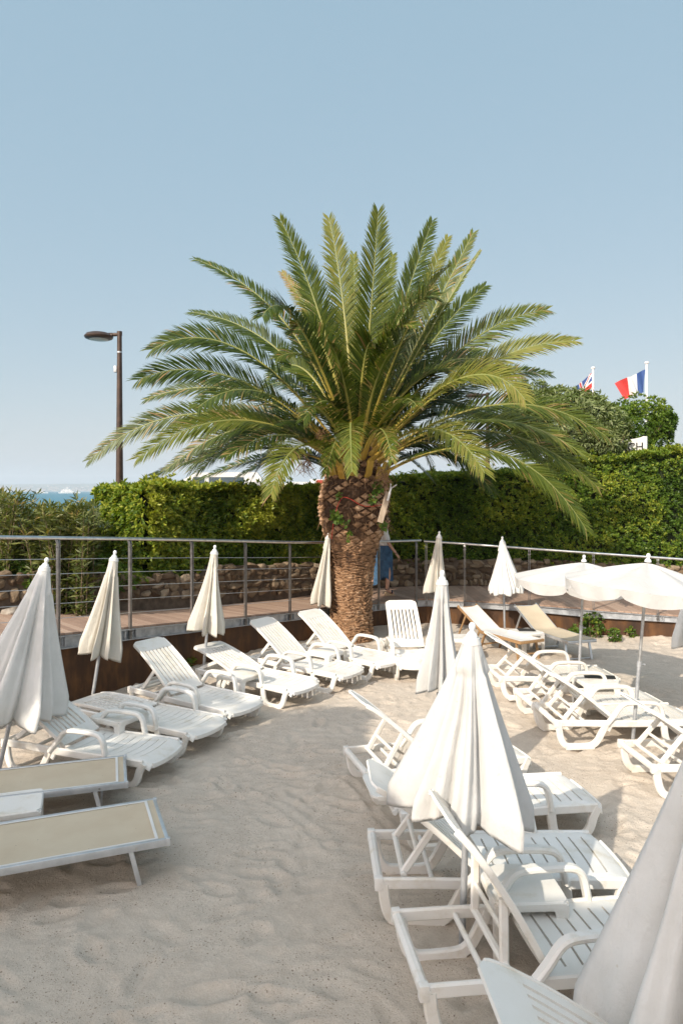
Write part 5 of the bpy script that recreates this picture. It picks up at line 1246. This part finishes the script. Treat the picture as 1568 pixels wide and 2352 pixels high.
pz = edge_at(.9)[3]+.0; pq = P(880, 1128, 16.0); per = empty('person', 'person in white blouse and blue denim skirt walking behind the palm trunk', 'person', (pq.x, 16.0, pz)); per.scale = (1.06, 1.06, 1.06)
J = {'pelvis': ((0, 0, .93), (.15, .11)), 'waist': ((0.01, 0, 1.08), (.125, .095)), 'chest': ((.02, 0, 1.28), (.15, .11)), 'neck': ((.03, 0, 1.43), .05), 'head0': ((.05, 0, 1.50), .065), 'head1': ((.06, 0, 1.585), (.078, .088)), 'head2': ((.05, 0, 1.655), (.06, .07)),
 'nose': ((.155, 0, 1.575), .014), 'chin': ((.115, 0, 1.525), .028),
 'shR': ((.02, -.17, 1.37), .05), 'elR': ((.10, -.23, 1.11), .038), 'wrR': ((.255, -.24, .90), .026), 'haR': ((.29, -.24, .845), (.024, .034)),
 'shL': ((.02, .17, 1.37), .05), 'elL': ((-.10, .22, 1.11), .038), 'wrL': ((-.10, .22, .88), .026), 'haL': ((-.09, .22, .82), (.024, .034)),
 'hipR': ((0, -.09, .86), .095), 'knR': ((.10, -.10, .50), .058), 'caR': ((.09, -.10, .36), .056), 'anR': ((.07, -.10, .12), .034), 'toR': ((.22, -.10, .055), .028),
 'hipL': ((0, .09, .86), .095), 'knL': ((-.05, .10, .50), .058), 'caL': ((-.16, .10, .38), .056), 'anL': ((-.30, .10, .20), .034), 'toL': ((-.24, .10, .07), .026)}
BN = [('pelvis', 'waist'), ('waist', 'chest'), ('chest', 'neck'), ('neck', 'head0'), ('head0', 'head1'), ('head1', 'head2'), ('head1', 'nose'), ('head0', 'chin'), ('chest', 'shR'), ('shR', 'elR'), ('elR', 'wrR'), ('wrR', 'haR'), ('chest', 'shL'), ('shL', 'elL'), ('elL', 'wrL'), ('wrL', 'haL'), ('pelvis', 'hipR'), ('hipR', 'knR'), ('knR', 'caR'), ('caR', 'anR'), ('anR', 'toR'), ('pelvis', 'hipL'), ('hipL', 'knL'), ('knL', 'caL'), ('caL', 'anL'), ('anL', 'toL')]
for s, sx, ha in (('R', 1, (.29, -.24, .845)), ('L', .4, (-.09, .22, .82))):      # five fingers, curled
    for k, (dy, ln) in enumerate(((-.024, .055), (-.008, .066), (.008, .062), (.024, .05))):
        p = Vector(ha); J[f'f{s}{k}a'] = (tuple(p+Vector((.012*sx, dy, -.040))), .0085); J[f'f{s}{k}b'] = (tuple(p+Vector((.018*sx, dy, -.040-ln*.6))), .0078); J[f'f{s}{k}c'] = (tuple(p+Vector((.004, dy*.9, -.040-ln))), .0065); BN += [('ha'+s, f'f{s}{k}a'), (f'f{s}{k}a', f'f{s}{k}b'), (f'f{s}{k}b', f'f{s}{k}c')]
    p = Vector(ha); J[f't{s}a'] = (tuple(p+Vector((.030, .012, -.005))), .010); J[f't{s}b'] = (tuple(p+Vector((.040, .014, -.045))), .008); BN += [('ha'+s, f't{s}a'), (f't{s}a', f't{s}b')]
skin_mesh('body', J, BN, M['skin'], per, 2)
skin_mesh('blouse', {'a': ((.0, 0, 1.02), (.175, .135)), 'b': ((.01, 0, 1.12), (.150, .118)), 'c': ((.02, 0, 1.30), (.172, .132)), 'd': ((.03, 0, 1.405), (.085, .07)), 'r': ((.02, -.175, 1.365), .068), 'r2': ((.06, -.212, 1.235), .064), 'r3': ((.09, -.232, 1.15), .062), 'l': ((.02, .175, 1.365), .068), 'l2': ((-.04, .205, 1.235), .064), 'l3': ((-.08, .22, 1.15), .062)}, [('a', 'b'), ('b', 'c'), ('c', 'd'), ('c', 'r'), ('r', 'r2'), ('r2', 'r3'), ('c', 'l'), ('l', 'l2'), ('l2', 'l3')], M['shirt'], per)
sk = MB(); nsk = 40; zs_ = [1.06, 1.00, .92, .80, .66, .52, .42, .36]; Vv = []
for i, z in enumerate(zs_):
    t = i/(len(zs_)-1); rx = .128+.06*min(1, t*3)+.015*t; ry = .150+.045*min(1, t*3)
    for k in range(nsk):
        a = 2*pi*k/nsk; f = 1+.09*t*sin(5*a+1.5+2*t)+.05*t*sin(11*a); Vv.append((-.02*t+rx*f*cos(a)+.01, ry*f*sin(a), z-(.10*max(0, -cos(a))*t)+.05*t*sin(3*a)))
sk.add(Vv, [(i*nsk+k, i*nsk+(k+1) % nsk, (i+1)*nsk+(k+1) % nsk, (i+1)*nsk+k) for i in range(len(zs_)-1) for k in range(nsk)]); sk.build('skirt', M['denim'], per, smooth=180)
hb = MB(); hb.lathe([(.0, -.10), (.06, -.09), (.095, -.04), (.10, .03), (.085, .08), (.05, .115), (.0, .125)], 20, (.025, 0, 1.60)); hb.build('hair', M['hair'], per, smooth=180)
gl = MB(); gl.box((.128, -.045, 1.60), (.03, .06, .035), ch=.008); gl.box((.128, .045, 1.60), (.03, .06, .035), ch=.008); gl.bar((.13, -.08, 1.605), (.02, -.088, 1.605), .006, .010, 0); gl.build('sunglasses', M['black'], per)
for s, (ax, ay, az), (tx, ty, tz) in (('R', (.07, -.10, .12), (.22, -.10, .05)), ('L', (-.30, .10, .20), (-.24, .10, .06))):
    b = MB(); A, T_ = Vector((ax, ay, az)), Vector((tx, ty, tz)); d = (T_-A); hl_ = A+Vector((-.035, 0, -.045)) if s == 'R' else A+Vector((-.05, 0, -.03))
    if s == 'R': b.add([(ax-.055, ay-.035, .0), (tx+.03, ay-.04, .0), (tx+.03, ay-.04, .025), (ax-.045, ay-.035, .085), (ax-.055, ay+.035, .0), (tx+.03, ay+.04, .0), (tx+.03, ay+.04, .025), (ax-.045, ay+.035, .085)], [(0, 1, 2, 3), (7, 6, 5, 4), (0, 4, 5, 1), (1, 5, 6, 2), (2, 6, 7, 3), (3, 7, 4, 0)])
    else: b.bar(hl_, T_+Vector((.02, 0, -.035)), .075, .05, .01)
    sd = b.build('sandal', M['rope'], per); b = MB(); b.tube([A+Vector((-.04, -.03, .02)), A+Vector((.04, -.02, .03)), A+Vector((.04, .02, .03)), A+Vector((-.04, .03, .02))], .010, 6); b.tube([T_*.7+A*.3+Vector((0, -.045, 0)), T_*.7+A*.3+Vector((0, 0, .045)), T_*.7+A*.3+Vector((0, .045, 0))], .016, 6); b.build('strap', M['navy'], sd)
b = MB(); b.tube([(.245+.03*cos(a), -.24+.03*sin(a), .915) for a in np.linspace(0, 2*pi, 13)], .006, 6); b.build('bracelet', M['rubber'], per)

# ---------------------------------------------------------------- unseen awning and trees added to throw the foreground shade (behind the viewer)
AH = 5.0
def caster(px, py): g = G(px, py); return (g.x-SHX*AH, g.y-SHY*AH)
poly = [caster(*p) for p in ((300, 1762), (450, 1721), (600, 1691), (745, 1664), (815, 1695), (868, 1768), (930, 1850))]
poly = [(-9.6, -1.6), (-9.4, .8)]+poly+[(-3.55, -.40), (-3.66, -1.22), (-2.75, -1.32), (-1.6, -.55), (-.8, -.12), (-.3, -.3), (-.3, -4.2), (-6.2, -4.4)]  # outline cut so the added awning's shadow edge falls where wanted
e = empty('shade_awning', 'unseen canvas awning added behind the viewer to shade the foreground', 'shade_caster', (0, 0, 0))
b = MB(); m_ = len(poly); b.add([(x, y, AH) for x, y in poly]+[(x, y, AH+.12) for x, y in poly], [tuple(range(m_)), tuple(range(2*m_-1, m_-1, -1))]+[(i, i+m_, (i+1) % m_+m_, (i+1) % m_) for i in range(m_)]); b.build('awning', M['canvas'], e, smooth=None)
for x, y in ((-9.3, -1.4), (-9.1, .6), (-3.75, -1.4), (-.6, -4.0), (-.6, -.6), (-6, -4.2)):
    b = MB(); b.box((x, y, AH/2), (.16, .16, AH), ch=.01); b.build('post', M['plaster'], e)
def tree_out(x, y, h, rad, label, n, seed):  # added tree, its crown set to block the sun over one spot
    r = np.random.default_rng(seed); root = empty('shade_tree', label, 'tree', (x, y, 0)); q = r.normal(0, 1, (n, 3)); q /= np.linalg.norm(q, axis=1)[:, None]; c = q*(r.random(n)**.4)[:, None]*np.array([rad, rad, rad*.6]); lp = fbm(c[:, 0]*1.2, c[:, 1]*1.2+c[:, 2], 7, 3); k = lp > .40; c = c[k]; q = q[k]; c[:, 2] += h
    leaf_obj('crown', [rosettes(c, q, r, 8, .16, .3, np.full(len(c), .4)+r.normal(0, .15, len(c)))], M['hedge'], root); b = MB(); b.tube([(0, 0, 0), (.1, 0, h*.5), (0, .1, h)], [.16, .13, .08], 10); b.build('trunk', M['twig'], root)
tree_out(-7.4, 2.1, 5.6, 1.0, 'unseen leafy tree added beside the awning to shade the largest left parasol', 620, 3)
g = G(720, 1672); tree_out(g.x-SHX*5.6, g.y-SHY*5.6, 5.6, .62, 'small unseen leafy tree added at the awning edge to dapple the sand', 330, 4)

# ---------------------------------------------------------------- sea haze
hz = MB(); hz.box((0, 0, 125-5), (60000, 60000, 0)) if False else None
bx_ = MB(); bx_.box((0, 5200, 117.5), (20000, 11500, 245)); hm = bpy.data.materials.new('haze'); hm.use_nodes = True; ht = hm.node_tree
for nn in list(ht.nodes):
    if nn.type == 'BSDF_PRINCIPLED': ht.nodes.remove(nn)
pv = ht.nodes.new('ShaderNodeVolumePrincipled'); pv.inputs['Density'].default_value = 1.3e-4; pv.inputs['Color'].default_value = (.86, .88, .92, 1); pv.inputs['Anisotropy'].default_value = .2
ht.links.new(pv.outputs[0], ht.nodes['Material Output'].inputs['Volume'])
hazeo = bx_.build('haze', hm, smooth=None); tag(hazeo, 'thin pale sea haze', 'haze', kind='stuff')
